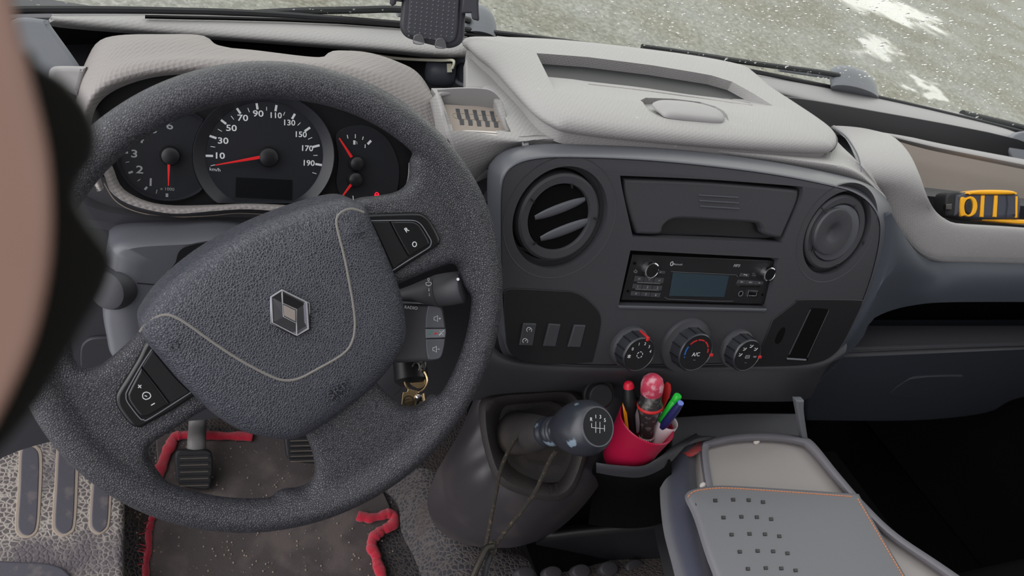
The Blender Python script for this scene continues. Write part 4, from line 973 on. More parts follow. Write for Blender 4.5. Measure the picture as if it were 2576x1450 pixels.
aux = lathe('aux_socket', [(.0036, 0), (.0036, .0006), (.0026, .0006), (.0024, 0)], FAS.hit(1863, 739, ZR), FAS.n, M_DIM, rad, seg=24, loop=True)
lathe('hole', [(.0024, 0), (.0024, .0003), (0, .0003)], FAS.hit(1863, 739, ZR), FAS.n, M_PIT, aux, seg=16)
usb = plate('usb_socket', [[(1884, 732), (1908, 733), (1904, 748), (1880, 747)], [(1886.5, 735), (1904.5, 736), (1902, 745), (1883.5, 744)]], FAS, M_CHROME, rad, th=.0014, bev=.0002, off=ZR + .0012, n=1, smooth_px=False, label='chrome framed USB socket')
strokes('contact', [[(1885, 740), (1901, 741)]], FAS, 4, M_PIT, usb, off=ZR + .0005)

# ================================================================ steering wheel
TH = math.radians(29.2)
WC = V((0.1365, 0.477, 0.8065)); WP = Plane(WC, (0, -math.cos(TH), math.sin(TH)))
sw = thing('steering_wheel', 'dark grained steering wheel with a padded airbag hub, turned slightly left', 'steering wheel', WC)
RC, RT = 0.1746, 0.0139
# rim section slightly oval; centre follows the plane
bm = bmesh.new(); rings = []; NS, NQ = 160, 24
for i in range(NS):
    a = 2 * math.pi * i / NS; rr = WP.x * math.cos(a) + WP.y * math.sin(a)
    rings.append([bm.verts.new(WC + rr * (RC + math.cos(q) * RT) + WP.n * (math.sin(q) * RT * 1.02)) for q in [2 * math.pi * k / NQ for k in range(NQ)]])
for i in range(NS):
    x, y = rings[i], rings[(i + 1) % NS]
    for k in range(NQ): bm.faces.new((x[k], x[(k + 1) % NQ], y[(k + 1) % NQ], y[k]))
WPARTS = [finish('x', from_bm(bm), M_WHEEL, None, 80)]
SPO = .006
def spoke(pts, off=SPO, th=.022, bev=.008): WPARTS.append(plate('x', pts, WP, M_WHEEL, None, th=th, bev=bev, off=off, n=5, res=5, ang=70))
spoke([(860, 540, 0), (905, 505), (960, 497), (1005, 489), (1033, 472), (1044, 445), (1045, 405), (1070, 390), (1130, 450), (1180, 560), (1215, 700), (1196, 745), (1175, 715), (1166, 682), (1148, 668), (1110, 678), (1060, 698), (1015, 718), (960, 745, 0), (850, 740, 0)])
spoke([(420, 800, 0), (364, 836), (325, 872), (285, 908), (250, 934), (222, 942), (198, 932), (184, 905), (178, 860), (150, 830), (118, 860), (108, 950), (150, 1060), (230, 1160), (330, 1245), (405, 1275), (425, 1240), (395, 1195), (375, 1155), (380, 1130), (410, 1108), (455, 1080), (500, 1050), (560, 1020, 0), (560, 880, 0)])
spoke([(700, 1000, 0), (765, 1088), (778, 1112), (793, 1150), (801, 1195), (795, 1226), (765, 1244), (710, 1252), (690, 1285), (720, 1312), (850, 1290), (980, 1220), (1090, 1110), (1120, 1040), (1105, 1000), (1085, 1022), (1055, 1036), (1022, 1030), (985, 1003), (950, 965), (900, 920, 0)])
# rim and spokes are one moulding: fuse and soften the joints
bm = bmesh.new()
for o in WPARTS:
    me = o.data.copy(); me.transform(Matrix.Translation(o.location)); bm.from_mesh(me); bpy.data.meshes.remove(me)
    m0 = o.data; bpy.data.objects.remove(o); bpy.data.meshes.remove(m0)
me = bpy.data.meshes.new('m'); bm.to_mesh(me); bm.free()
ob = bpy.data.objects.new('tmp', me); COL.objects.link(ob)
md = ob.modifiers.new('r', 'REMESH'); md.mode = 'VOXEL'; md.voxel_size = .0022
md = ob.modifiers.new('s', 'SMOOTH'); md.iterations = 14; md.factor = .6
bpy.context.view_layer.update()
me2 = bpy.data.meshes.new_from_object(ob.evaluated_get(bpy.context.evaluated_depsgraph_get()))
bpy.data.objects.remove(ob); bpy.data.meshes.remove(me); me2.materials.clear()
rim = finish('rim', me2, M_WHEEL, sw, 180, label='grained rim with its three spokes')
# airbag cover: big soft pad
hub_out = [(905, 510), (872, 499), (832, 503), (765, 521), (682, 551), (600, 588), (520, 634), (450, 686), (396, 738), (362, 785), (350, 812), (355, 845), (372, 872), (400, 905), (440, 952), (490, 1002), (540, 1046), (600, 1083), (660, 1101), (715, 1108), (765, 1098), (825, 1062), (885, 1018), (940, 972), (985, 922), (1012, 878), (1023, 840), (1020, 790), (1008, 730), (985, 665), (960, 605), (935, 550), (922, 523)]
PADH = [(1.0, -.030), (1.0, -.006), (.992, .000), (.975, .0045), (.945, .0085), (.90, .0115), (.82, .0138), (.70, .0150), (.5, .0160), (.25, .0165)]
HOFF = .008
hubp = pillow('airbag_cover', hub_out, WP, PADH, M_PAD, sw, centre=(690, 800), n=6, off=HOFF)
# outlines traced at the average pad height
PTOP = HOFF + .0150
def padh(u, v):
    # height of the pad under a pixel, from its radial scale
    p = WP.loc(u, v, PTOP); c = WP.loc(690, 800, HOFF)
    pts = HUBL; d = p - c; L_ = d.length
    if L_ < 1e-5: return HOFF + .0165
    best = None
    for a, b in zip(pts, pts[1:] + pts[:1]):
        e = b - a; den = d.x * e.y - d.y * e.x
        if abs(den) < 1e-12: continue
        t = ((a.x - c.x) * e.y - (a.y - c.y) * e.x) / den; s_ = ((a.x - c.x) * d.y - (a.y - c.y) * d.x) / den
        if t > 0 and -1e-6 <= s_ <= 1 + 1e-6: best = t if best is None else min(best, t)
    s = 1 / best if best else .5
    for (s1, h1), (s0, h0) in zip(PADH[1:], PADH[2:]):
        if s0 <= s <= s1: return HOFF + h1 + (h0 - h1) * (s1 - s) / (s1 - s0)
    return HOFF + (.0165 if s < .25 else 0)
HUBL = [WP.loc(p[0], p[1], HOFF) for p in cr(hub_out, 6)]
def on_pad(u, v, e=0.0):
    h = PTOP
    for _ in range(4):
        h = padh(u, v)
    return WP.hit(u, v, h + e)
seam = [(352, 836), (366, 818), (390, 800), (415, 792), (440, 798), (474, 818), (534, 861), (601, 905), (668, 941), (711, 957), (751, 953), (800, 928), (860, 893), (885, 862), (893, 818), (888, 765), (880, 718), (867, 650), (852, 590), (846, 555), (858, 535), (885, 526), (915, 535)]
tube('seam', [on_pad(p.x, p.y, -.0003) for p in cr(seam, 3, False)], .0011, M_SEAM, hubp, seg=6, smooth=0, label='dusty grey welt line')
EP = WP.at(HOFF + .0160)
em = thing  # emblem as nested parts
hexo = [(710, 727), (781, 762), (783, 831), (746, 850), (679, 817), (679, 747)]
emb = plate('emblem', [p + (0,) for p in hexo], EP, M_CHROMED, hubp, th=.004, bev=.0014, off=.002, n=1, res=2, label='chrome diamond badge')
def chrome_face(pts, h0, h1):   # sloping facets of the badge
    pass
O = [(710, 731), (772, 762), (776, 828), (747, 845), (686, 813), (683, 748)]
I = [(711, 763), (746, 779), (746, 814), (713, 797)]
bm = bmesh.new()
ov = [bm.verts.new(EP.hit(u, v, .0022)) for u, v in O]; iv = [bm.verts.new(EP.hit(u, v, .0046)) for u, v in I]; tp = [bm.verts.new(EP.hit(u, v, .0050)) for u, v in ((710, 731),)]
bz = [bm.verts.new(EP.hit(u, v, .0008)) for u, v in O]
fs = [(ov[0], ov[1], iv[1], iv[0]), (ov[1], ov[2], ov[3], iv[2], iv[1]), (ov[3], ov[4], iv[3], iv[2]), (ov[4], ov[5], ov[0], iv[0], iv[3]), (iv[0], iv[1], iv[2], iv[3])]
bm.verts.remove(tp[0])
for f in fs: bm.faces.new(f)
for i in range(6): bm.faces.new((ov[i], bz[i], bz[(i + 1) % 6], ov[(i + 1) % 6]))
bm.faces.new(bz)
ebm = finish('emblem_facets', from_bm(bm), M_CHROMED, sw, smooth=False, label='dark chrome facets of the diamond badge')
strokes('emblem_edge', [O + [O[0]], I + [I[0]], [O[0], I[0]], [O[3], I[2]]], EP, 1.8, M_EDGE, sw, off=.0052, th=.0028)
plate('emblem_centre', [(714, 768), (743, 782), (743, 809), (716, 795)], EP, M_BADGEC, sw, th=.002, bev=.0002, off=.0062, n=1, smooth_px=False)
tx = dict(to=(899, 936))
text('embossed_text', 'SRP', 849, 982, WP, 19, M_PAD, hubp, off=padh(849, 982) + .0016, to=(889, 952), th=.0012, wide=1.5)
text('embossed_text', 'AIRBAG', 858, 998, WP, 11, M_PAD, hubp, off=padh(858, 998) + .0016, to=(898, 968), th=.0012, wide=1.2)
def bagicon(u, v, s, fl_=1):
    a = [on_pad(u + x * s, v + y * s, .0004) for x, y in ((-18, -5), (-8, -4), (2, -8), (10, -14))]
    b = [on_pad(u + x * s, v + y * s, .0004) for x, y in ((-6, 2), (2, 8), (12, 4), (14, -6), (6, -8), (-3, -4), (-6, 2))]
    tube('airbag_symbol', a, .0006, M_PAD, hubp, seg=6, smooth=3); tube('airbag_symbol', b, .0006, M_PAD, hubp, seg=6, smooth=3)
bagicon(434, 872, 1.0); bagicon(907, 590, .9)
# switch pods on the spokes
def pod(out, inn, btnp, side, lab):
    p = plate('switch_pod', out, WP, M_GLOSS, sw, th=.010, bev=.003, off=SPO + .0035, n=4, label=lab)
    plate('rocker_panel', side, WP, M_BLACK, p, th=.004, bev=.0006, off=SPO + .0050, n=4)
    b = plate('button', btnp, WP, M_GLOSS, p, th=.006, bev=.0016, off=SPO + .0062, n=4)
    strokes('bright_edge', [cr(inn, 4, False)], WP, 2.2, M_GREY, p, off=SPO + .0048, th=.001)
    return b
bl = pod([(420, 850, 0), (371, 860), (345, 905), (315, 955), (296, 985), (290, 1004), (295, 1028), (318, 1060), (333, 1074), (350, 1079), (366, 1073), (440, 1032), (493, 998), (540, 985, 0)],
         [(382, 880), (355, 921), (321, 982), (317, 997), (321, 1013), (350, 1051), (362, 1057), (378, 1053), (480, 988)],
         [(356, 925, 0), (325, 984), (322, 1000), (327, 1014), (350, 1044), (364, 1050), (380, 1045), (427, 1017, 0), (392, 970)], [(384, 882, 0), (358, 922, 0), (394, 968), (430, 1015, 0), (478, 987, 0), (440, 950)], 'gloss black cruise switch pod on the left spoke')
strokes('plus_mark', [[(348, 969), (355, 977)], [(355.5, 969.5), (347.5, 976.5)]], WP, 1.8, M_WHITE, bl, off=SPO + .0066)
strokes('minus_mark', [[(380, 1020.5), (389.5, 1015)]], WP, 2.0, M_WHITE, bl, off=SPO + .0066)
strokes('speed_symbol', [cr([(367, 1006), (360, 1002), (359, 994), (363, 988.5), (370, 987.5), (377, 991), (379, 998), (375, 1003), (367, 1006)], 3, False), [(364, 996), (370, 998)]], WP, 1.8, M_WHITE, bl, off=SPO + .0066)
br = pod([(900, 548, 0), (925, 540), (990, 537), (1050, 536), (1067, 541), (1081, 552), (1096, 574), (1108, 598), (1109, 609), (1101, 621), (1050, 654), (992, 691), (950, 710, 0)],
         [(934, 556), (980, 555), (1035, 555), (1051, 559), (1063, 570), (1080, 597), (1085, 608), (1083, 618), (1075, 626), (1030, 654), (988, 681)],
         [(982, 558, 0), (1034, 558), (1049, 562), (1060, 573), (1076, 599), (1080, 609), (1077, 618), (1030, 646, 0), (1006, 604)], [(936, 559, 0), (979, 558, 0), (1003, 604), (1027, 648, 0), (990, 676, 0), (965, 620)], 'gloss black cruise switch pod on the right spoke')
text('lettering', 'R', 1023, 579, WP, 12, M_WHITE, br, off=SPO + .0066, to=(1046, 563), bold=.0001)
strokes('ring_mark', [ell(1043, 615, 5, 6, 14) + [ell(1043, 615, 5, 6, 14)[0]]], WP, 1.9, M_WHITE, br, off=SPO + .0066)

# ================================================================ column cover, stalks, radio remote
CC = PT((0.15, 0.575, 0.76), 20)
colm = thing('steering_column', 'dusty grey steering column cover behind the wheel with its stalks', 'steering column', CC.hit(640, 800))
box_top = [(275, 640), (282, 618), (330, 603), (450, 596), (600, 592), (820, 640, 0), (1000, 740, 0), (1090, 840), (1000, 990), (820, 1050), (560, 1040), (330, 930), (282, 900), (268, 850), (258, 780), (266, 700)]
pillow('upper_shroud', box_top, CC, [(1, -.05), (1, -.004), (.985, .004), (.95, .009), (.8, .010)], M_BEV, colm, n=4, centre=(640, 800))
strokes('shroud_seam', [cr([(345, 713), (380, 716), (440, 722)], 3, False)], CC, 2, M_BLACK, colm, off=.0105, th=.001)
plate('shroud_recess', [(462, 622), (560, 603), (640, 598), (640, 700), (430, 700), (440, 660)], CC, M_BLACK, colm, th=.002, bev=.0005, off=.0110)
# light stalk seen end-on
e0 = AD(300, 705, .70)
ax = (AD(262, 705, .60) - AD(330, 700, .71)).normalized()
st = lathe('light_stalk', [(.024, -.02), (.0268, -.012), (.0272, -.003), (.0250, .002), (.0200, .004), (.0195, .014), (.0188, .022), (.0165, .0275), (.011, .0305), (0, .0315)], AD(322, 708, .70), (-.62, -.74, .26), M_DARK, colm, seg=40, label='round end of the light stalk')
# wiper stalk: cone + cap
w0, w1 = AD(985, 748, .735), AD(1168, 722, .715); wa = (w1 - w0); wL = wa.length
mm_ = lambda px: px * .715 / FPX
ws_ = lathe('wiper_stalk', [(mm_(12), 0), (mm_(24), wL * .30), (mm_(36), wL * .55), (mm_(40), wL * .62), (mm_(41), wL * .64), (mm_(39), wL * .65), (mm_(41), wL * .66), (mm_(42), wL * .80), (mm_(41), wL * .955), (mm_(38), wL * .985), (mm_(30), wL), (0, wL)], w0, wa, M_DARK, colm, seg=44, label='dark wiper stalk with white symbols')
WSN = (CP - AD(1080, 725, .7)).normalized(); WSP = Plane(AD(1080, 725, .715 - mm_(41) - .0004), WSN, wa)
text('lettering', '0', 1078, 704, WSP, 9, M_WHITE, ws_, off=.0, to=(1098, 703)); text('lettering', '1', 1079, 730, WSP, 8, M_WHITE, ws_, off=.0, to=(1099, 729)); text('lettering', '2', 1080, 742, WSP, 7, M_GREYP, ws_, off=.0, to=(1100, 741))
strokes('wiper_symbol', [cr([(1071, 712), (1078, 710), (1085, 712), (1083, 718), (1073, 718), (1071, 712)], 2, False), [(1078, 718), (1078, 721)]], WSP, 1.2, M_WHITE, ws_, off=0)
lathe('dot_mark', [(.0013, 0), (.0013, .0004), (0, .0004)], WSP.hit(1152, 703, 0), WSN, M_WHITE, ws_, seg=16)
# radio remote
RM = Plane(AD(1070, 840, .725), (CP - AD(1070, 840, .725)).normalized() + V((0, -.25, .05)))
rm = plate('radio_remote', [(960, 762, 0), (1012, 760, 0), (1045, 765), (1095, 766), (1112, 772), (1119, 800), (1123, 838), (1119, 872), (1111, 902), (1085, 910), (1060, 912), (1000, 915, 0), (960, 900, 0)], RM, M_DARK, colm, th=.030, bev=.004, off=0, n=4, label='radio remote control block')
for nm, q in (('volume_up_button', [(1077, 770, 0), (1095, 770), (1110, 776), (1116, 800), (1120, 826, 0), (1070, 826, 0), (1072, 795)]), ('mute_button', [(1070, 828, 0), (1121, 828, 0), (1122, 838), (1120, 850, 0), (1071, 852, 0)]), ('volume_down_button', [(1071, 854, 0), (1120, 853, 0), (1117, 875), (1109, 900), (1090, 906), (1077, 905, 0), (1072, 880)])):
    plate(nm, q, RM, M_BEV if nm != 'mute_button' else M_GREY, rm, th=.004, bev=.001, off=.0028, n=3)
text('lettering', 'RADIO', 1034, 775, RM, 8, M_WHITE, rm, off=.0004, to=(1054, 777), bold=.00005)
for (u, v, pl) in ((1097, 802, 1), (1094, 879, 0)):
    strokes('speaker_symbol', [[(u - 5, v - 4), (u - 5, v + 4), (u - 1, v + 4), (u + 4, v + 8), (u + 4, v - 8), (u - 1, v - 4), (u - 5, v - 4)], [(u + 7, v), (u + 12, v)]] + ([[(u + 9.5, v - 3), (u + 9.5, v + 3)]] if pl else []), RM, 1.2, M_WHITE, rm, off=.0032)
strokes('mute_symbol', [[(1106, 833), (1106, 844), (1115, 833), (1115, 844), (1106, 833)], [(1104, 844), (1117, 832)]], RM, 1.2, M_WHITE, rm, off=.0032)
strokes('phone_symbol', [cr([(1079, 844), (1081, 838), (1086, 833), (1088, 834)], 3, False)], RM, 2.4, M_GREENP, rm, off=.0032)
strokes('phone_end_symbol', [[(1093, 840), (1099, 839)]], RM, 4, M_REDP, rm, off=.0032)
strokes('top_lip', [[(1012, 761), (1070, 764)]], RM, 4, M_GREY, rm, off=.0012, th=.002)
# ignition barrel under the remote
lathe('ignition_lock', [(.016, 0), (.016, .02), (.012, .024), (0, .024)], AD(1030, 905, .775), (0, -.6, -.35), M_BLACK, colm, seg=28)
# ================================================================ keys
KY = Plane(AD(1045, 970, .76), (CP - AD(1045, 970, .76)).normalized() + V((0.1, -.1, 0)))
ks = thing('key_ring', 'brass coloured key ring with a round emblem tag hanging from the ignition', 'keys', AD(1045, 930, .76))
def loop3(cu, cv, ru, rv, plane, off=0, n=28, tilt=0): return [plane.hit(u, v, off) for u, v in ell(cu, cv, ru, rv, n, tilt)]
tube('ring', loop3(1046, 957, 28, 30, KY), .0011, M_BRASS, ks, seg=8, closed=True)
tube('chain_link', loop3(1046, 925, 9, 13, KY, .002, 20, 10), .0011, M_STEEL, ks, seg=8, closed=True)
tube('chain_link', loop3(1064, 924, 5, 14, KY, .001, 20, 20), .0011, M_STEEL, ks, seg=8, closed=True)
plate('key_bow', [(1024, 944), (1038, 932), (1056, 934), (1068, 948), (1070, 966), (1060, 978), (1046, 976), (1034, 968)], KY, M_BRASS, ks, th=.002, bev=.0006, off=-.002, n=4)
tg_ = plate('tag', [(1026, 978, 0), (1050, 984, 0), (1048, 1010), (1042, 1030, 0), (1010, 1024, 0), (1012, 1000), (1014, 987, 0), (1024, 986)], KY, M_BRASS, ks, th=.002, bev=.0005, off=.002, n=2, label='brass tag with a round emblem')
strokes('round_emblem', [ell(1028, 1010, 12, 13, 22) + [ell(1028, 1010, 12, 13, 22)[0]], [(1017, 1008), (1031, 1004), (1024, 1014), (1039, 1011)]], KY, 2.2, M_RUB, tg_, off=.0024)
lathe('swivel', [(.0032, -.004), (.0038, 0), (.0030, .003), (0, .004)], KY.hit(1053, 1001, .003), KY.n, M_CHROME, ks, seg=16)
for a, b, m_ in (((1054, 1004), (1050, 1050), M_RUB), ((1063, 990), (1070, 1045), M_BRASS), ((1057, 1010), (1060, 1050), M_STEEL)):
    tube('key_blade', [KY.hit(*a, .001), KY.hit(*b, -.003)], .0022, m_, ks, seg=6, smooth=0, flat=.5)

# ================================================================ gear console
GCN = math.radians(48)
GC = Plane(AD(1345, 1130, .945), (-.12, -math.cos(GCN), math.sin(GCN)))
con = thing('gear_console', 'dark plastic gear lever console rising from the floor', 'console', AD(1330, 1330, 1.0))
def row(pts, d): return [AD(u, v, dd) for (u, v), dd in zip(pts, d)]
def gcr(pts): return [GC.hit(u, v, o) for u, v, o in pts]
loft('body', [
    gcr([(1225, 925, -.05), (1330, 930, -.03), (1440, 935, -.03), (1540, 942, -.03), (1566, 948, -.05)]),
    gcr([(1200, 985, -.04), (1225, 980, -.012), (1330, 965, -.004), (1440, 962, -.004), (1540, 975, -.006), (1568, 1010, -.03)]),
    gcr([(1155, 1090, -.08), (1195, 1090, -.015), (1300, 1080, 0), (1440, 1080, 0), (1520, 1085, -.006), (1556, 1090, -.05)]),
    gcr([(1095, 1195, -.14), (1190, 1190, -.02), (1280, 1190, 0), (1400, 1190, 0), (1490, 1185, -.008), (1524, 1190, -.05)])[0:],
    gcr([(1075, 1270, -.18), (1180, 1275, -.06), (1270, 1265, -.012), (1370, 1268, -.006), (1440, 1258, -.02), (1472, 1268, -.07)]),
    gcr([(1105, 1335, -.20), (1200, 1345, -.10), (1290, 1345, -.055), (1370, 1332, -.06), (1410, 1328, -.10)]),
    gcr([(1170, 1372, -.20), (1230, 1378, -.14), (1290, 1378, -.11), (1340, 1366, -.12), (1352, 1362, -.15)])], M_CONS, con, n=60, sub=6, thick=.006, label='dark console body')
# leather boot frame ring (soft rolled edge)
BO = [(1204, 1040), (1216, 1000), (1262, 985), (1340, 980), (1420, 976), (1456, 990), (1482, 1040), (1486, 1110), (1468, 1185), (1442, 1240), (1400, 1262), (1332, 1252), (1252, 1214), (1218, 1130)]
BI = [(1262, 1060), (1272, 1030), (1292, 1022), (1340, 1018), (1400, 1014), (1425, 1024), (1440, 1060), (1440, 1110), (1430, 1160), (1410, 1200), (1386, 1214), (1340, 1200), (1290, 1170), (1268, 1120)]
a = cr(BO, 6); b = cr(BI, 6); m_ = len(a); bm = bmesh.new(); RR = []
for s, h in ((0, .004), (0, .018), (.12, .027), (.3, .031), (.5, .028), (.75, .016), (1, .000)):
    RR.append([bm.verts.new(GC.hit(*(p.lerp(q, s)), h)) for p, q in zip(a, b)])
for x, y in zip(RR, RR[1:]):
    for i in range(m_): bm.faces.new((x[i], x[(i + 1) % m_], y[(i + 1) % m_], y[i]))
for i in range(m_): bm.faces.new((RR[0][i], RR[0][(i + 1) % m_], RR[-1][(i + 1) % m_], RR[-1][i]))
finish('boot_frame', from_bm(bm), M_BOOT, con, 70, label='padded leather frame around the gaiter')
strokes('stitch', [cr([(1384, 1222), (1388, 1240), (1386, 1258)], 2, False), cr([(1398, 1218), (1404, 1240), (1402, 1258)], 2, False)], GC, 1.4, M_RUB, con, off=.031)
so = lathe('blanking_button', [(.0185, -.004), (.0185, .002), (.017, .004), (.0140, .003), (.0140, .009), (.0125, .0105), (0, .0105)], AD(1506, 992, .930), (-.25, -.80, .50), M_RUB, con, seg=36, label='round black blanking button')

# ================================================================ gear lever
kc = AD(1464, 1078, .79)
gl = thing('gear_lever', 'gear lever with a worn blue-black knob and shift pattern badge', 'gear lever', AD(1330, 1130, .92))
K0 = AD(1372, 1098, .835); kd = (kc - K0).normalized()
# knob axis points up and toward the driver: from boot to badge
KN_ax = ((CP - kc).normalized() * .80 + R0 @ V((1, 0, 0)) * .59 + R0 @ V((0, -1, 0)) * .06).normalized()
kb = kc - KN_ax * .044
kn = lathe('knob', [(.0140, -.020), (.0150, -.017), (.0150, -.013), (.0138, -.011), (.0138, -.008), (.0152, -.006), (.0152, -.002), (.0142, 0), (.0150, .003), (.0138, .005), (.0150, .008), (.0172, .013), (.0215, .022), (.0255, .034), (.0272, .045), (.0268, .054), (.0235, .063), (.0200, .0672), (.0190, .0680), (0, .0680)], kb, KN_ax, M_KNOB, gl, seg=48, label='worn round knob')
KP = Plane(kb + KN_ax * .0686, KN_ax)
bc = kb + KN_ax * .0688
cpx = R0.transposed() @ (bc - CP); cu_, cv_ = 1288 + FPX * cpx.x / cpx.z, 725 + FPX * cpx.y / cpx.z
lathe('badge_ring', [(.0192, 0), (.0190, .0012), (.0178, .0012), (.0178, 0)], kb + KN_ax * .0678, KN_ax, M_BEV, kn, seg=44, loop=True)
bd = lathe('badge', [(.0178, 0), (.0176, .0010), (0, .0014)], kb + KN_ax * .0678, KN_ax, M_DIALB, kn, seg=40, label='round badge with the shift pattern')
KX = (KP.hit(cu_ + 10, cv_ + 1) - KP.hit(cu_, cv_)).normalized(); KYv = KN_ax.cross(KX)
def kmark(nm, lines, w):
    bm = bmesh.new()
    for L in lines:
        for p, q in zip(L, L[1:]):
            P, Q = [kb + KN_ax * .0693 + KX * (x * 1e-3) + KYv * (y * 1e-3) for x, y in (p, q)]
            sd = KN_ax.cross((Q - P).normalized()) * (w * .5e-3)
            a_ = [bm.verts.new(v_ + o) for o in (V((0, 0, 0)), KN_ax * -.0006) for v_ in (P + sd, P - sd, Q - sd, Q + sd)]
            for f in ((0, 1, 2, 3), (7, 6, 5, 4), (0, 4, 5, 1), (1, 5, 6, 2), (2, 6, 7, 3), (3, 7, 4, 0)): bm.faces.new([a_[i] for i in f])
    finish(nm, from_bm(bm), M_WHITE, gl, smooth=False)
kmark('shift_pattern', [[(-8, 2.5), (-8, -1.5), (8, -1.5)], [(-3, 4.5), (-3, -6)], [(2, 4.5), (2, -6)], [(7.5, 2), (7.5, -4)]], .38)
class TmpP: pass
for s, x, y, sz in (('R', -8.5, 6, 3.6), ('1', -3, 9, 3.6), ('3', 2.5, 9.2, 3.6), ('5', 8, 6.5, 3.6)):
    pl = Plane(kb + KN_ax * .0690 + KX * (x * 1e-3) + KYv * (y * 1e-3), KN_ax, KX)
    fc = bpy.data.curves.new('t', 'FONT'); fc.body = s; fc.align_x = 'CENTER'; fc.align_y = 'CENTER'; fc.size = sz * 1.35e-3; fc.extrude = .0003
    ob = bpy.data.objects.new('tmp', fc); COL.objects.link(ob); bpy.context.view_layer.update()
    me = bpy.data.meshes.new_from_object(ob.evaluated_get(bpy.context.evaluated_depsgraph_get())); bpy.data.objects.remove(ob); bpy.data.curves.remove(fc); me.materials.clear(); me.transform(pl.M)
    finish('numeral' if s != 'R' else 'lettering', me, M_WHITE, bd, smooth=False)
# sleeve and leather gaiter
tube('sleeve', [GC.hit(1300, 1092, .015), AD(1345, 1090, .865), kb - KN_ax * .016], lambda t: .025 - .0105 * t, M_BOOT, gl, seg=24)
gb0 = [(1240, 1090), (1262, 1035), (1310, 1015), (1380, 1015), (1430, 1050), (1440, 1130), (1415, 1200), (1350, 1205), (1285, 1165)]
rowsg = []
for s, d, cu0, cv0 in ((1.06, .006, 1345, 1110), (.95, .005, 1343, 1110), (.80, .007, 1336, 1106), (.62, .012, 1322, 1100), (.46, .030, 1312, 1094), (.34, .052, 1322, 1092)):
    ring_ = []
    pp = cr(gb0, 6)
    for i, p in enumerate(pp):
        w = 1 + .05 * math.sin(i * .35 + s * 4) * (1 - abs(s - .7)) * (s < .9)
        ring_.append(GC.hit(cu0 + (p.x - 1345) * s * w, cv0 + (p.y - 1110) * s * w, d + .004 * math.sin(i * .5 + s * 6) * (1 if .5 < s < .9 else 0)))
    rowsg.append(ring_)
bm = bmesh.new(); RR = [[bm.verts.new(p) for p in r] for r in rowsg]
for x, y in zip(RR, RR[1:]):
    for i in range(len(x)): bm.faces.new((x[i], x[(i + 1) % len(x)], y[(i + 1) % len(x)], y[i]))
bm.faces.new(RR[0]); bm.faces.new(list(reversed(RR[-1])))
finish('gaiter', from_bm(bm), M_BOOT, gl, 80, label='creased leather gaiter')
# cord looped round the lever with a steel shackle
cdt = thing('cord_loop', 'thin braided cord looped around the gear lever, hanging over the console with a steel link', 'cord', AD(1225, 1380, .85))
tube('cord', [AD(1220, 1392, .83), AD(1233, 1320, .835), AD(1248, 1240, .845), AD(1258, 1190, .852), AD(1272, 1150, .856), AD(1300, 1100, .858), AD(1325, 1074, .852), AD(1345, 1070, .850), AD(1362, 1078, .87)], .0022, M_CORD, cdt, seg=8)
tube('cord', [AD(1228, 1400, .82), AD(1262, 1350, .83), AD(1310, 1290, .84), AD(1345, 1240, .85), AD(1364, 1200, .85), AD(1380, 1165, .845), AD(1398, 1135, .84)], .0022, M_CORD, cdt, seg=8)
tube('cord_knot', [AD(1236, 1366, .828), AD(1243, 1380, .822), AD(1236, 1398, .820)], .0034, M_CORD, cdt, seg=8)
tube('steel_link', [AD(1240, 1376, .815), AD(1222, 1382, .81), AD(1206, 1415, .80), AD(1184, 1465, .79)], .0036, M_LINK, cdt, seg=10)
tube('steel_link', [AD(1238, 1380, .83), AD(1230, 1405, .815), AD(1220, 1440, .805), AD(1214, 1475, .79)], .0030, M_RUB, cdt, seg=10)

# ================================================================ cup holder, cup and its contents
KS = .94
cup_base = AD(1598, 1138, 1.03 * KS); UP = V((0, 0, 1))
holder = loft('cup_holder', [
    row([(1500, 1190), (1560, 1200), (1620, 1200), (1680, 1170), (1740, 1110), (1800, 1098)], [.95, .945, .945, .96, 1.02, 1.08]),
    row([(1500, 1165), (1560, 1174), (1615, 1174), (1660, 1150), (1700, 1120), (1760, 1096)], [.93, .915, .915, .94, 1.0, 1.06]),
    row([(1500, 1168), (1560, 1178), (1615, 1178), (1664, 1152), (1704, 1118), (1752, 1090)], [.99, .985, .985, .99, 1.03, 1.08])], M_DARK, None, n=40, thick=.004)
tag(holder, 'dark curved cup holder rim under the raspberry red cup', 'cup holder')
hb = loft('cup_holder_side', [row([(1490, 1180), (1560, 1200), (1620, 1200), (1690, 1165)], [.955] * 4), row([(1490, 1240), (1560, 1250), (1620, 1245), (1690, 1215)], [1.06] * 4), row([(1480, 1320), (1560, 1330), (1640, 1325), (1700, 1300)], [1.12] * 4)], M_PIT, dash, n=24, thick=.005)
cup = thing('tall_cup', 'raspberry red plastic cup holding pens and screwdrivers beside the gear lever', 'cup', cup_base)
axd = V((.03, .02, 1)).normalized()
rim_c = AD(1627, 1062, .985 * KS); b0 = rim_c - axd * .068
CR = .0338
lathe('wall', [(0, 0), (CR * .72, 0), (CR * .75, .002), (CR, .068), (CR * .965, .069), (CR * .95, .067), (CR * .70, .006), (0, .006)], b0, axd, M_REDCUP, cup, seg=56, label='raspberry red wall')
lathe('lining_tube', [(.0105, .0), (.0125, .078), (.0133, .079), (.0137, .077), (.0115, 0)], AD(1674, 1066, .998 * KS) - axd * .074, axd, M_CUPIN, cup, loop=True, seg=32, label='pale inner tube')
plate('pale_strip', [(1596, 1028), (1606, 1026), (1614, 1045), (1608, 1085), (1600, 1085)], Plane(AD(1603, 1055, 1.0 * KS), (0, -1, .3)), M_CUPIN, cup, th=.001, bev=.0002, n=3, label='pale plastic strip')
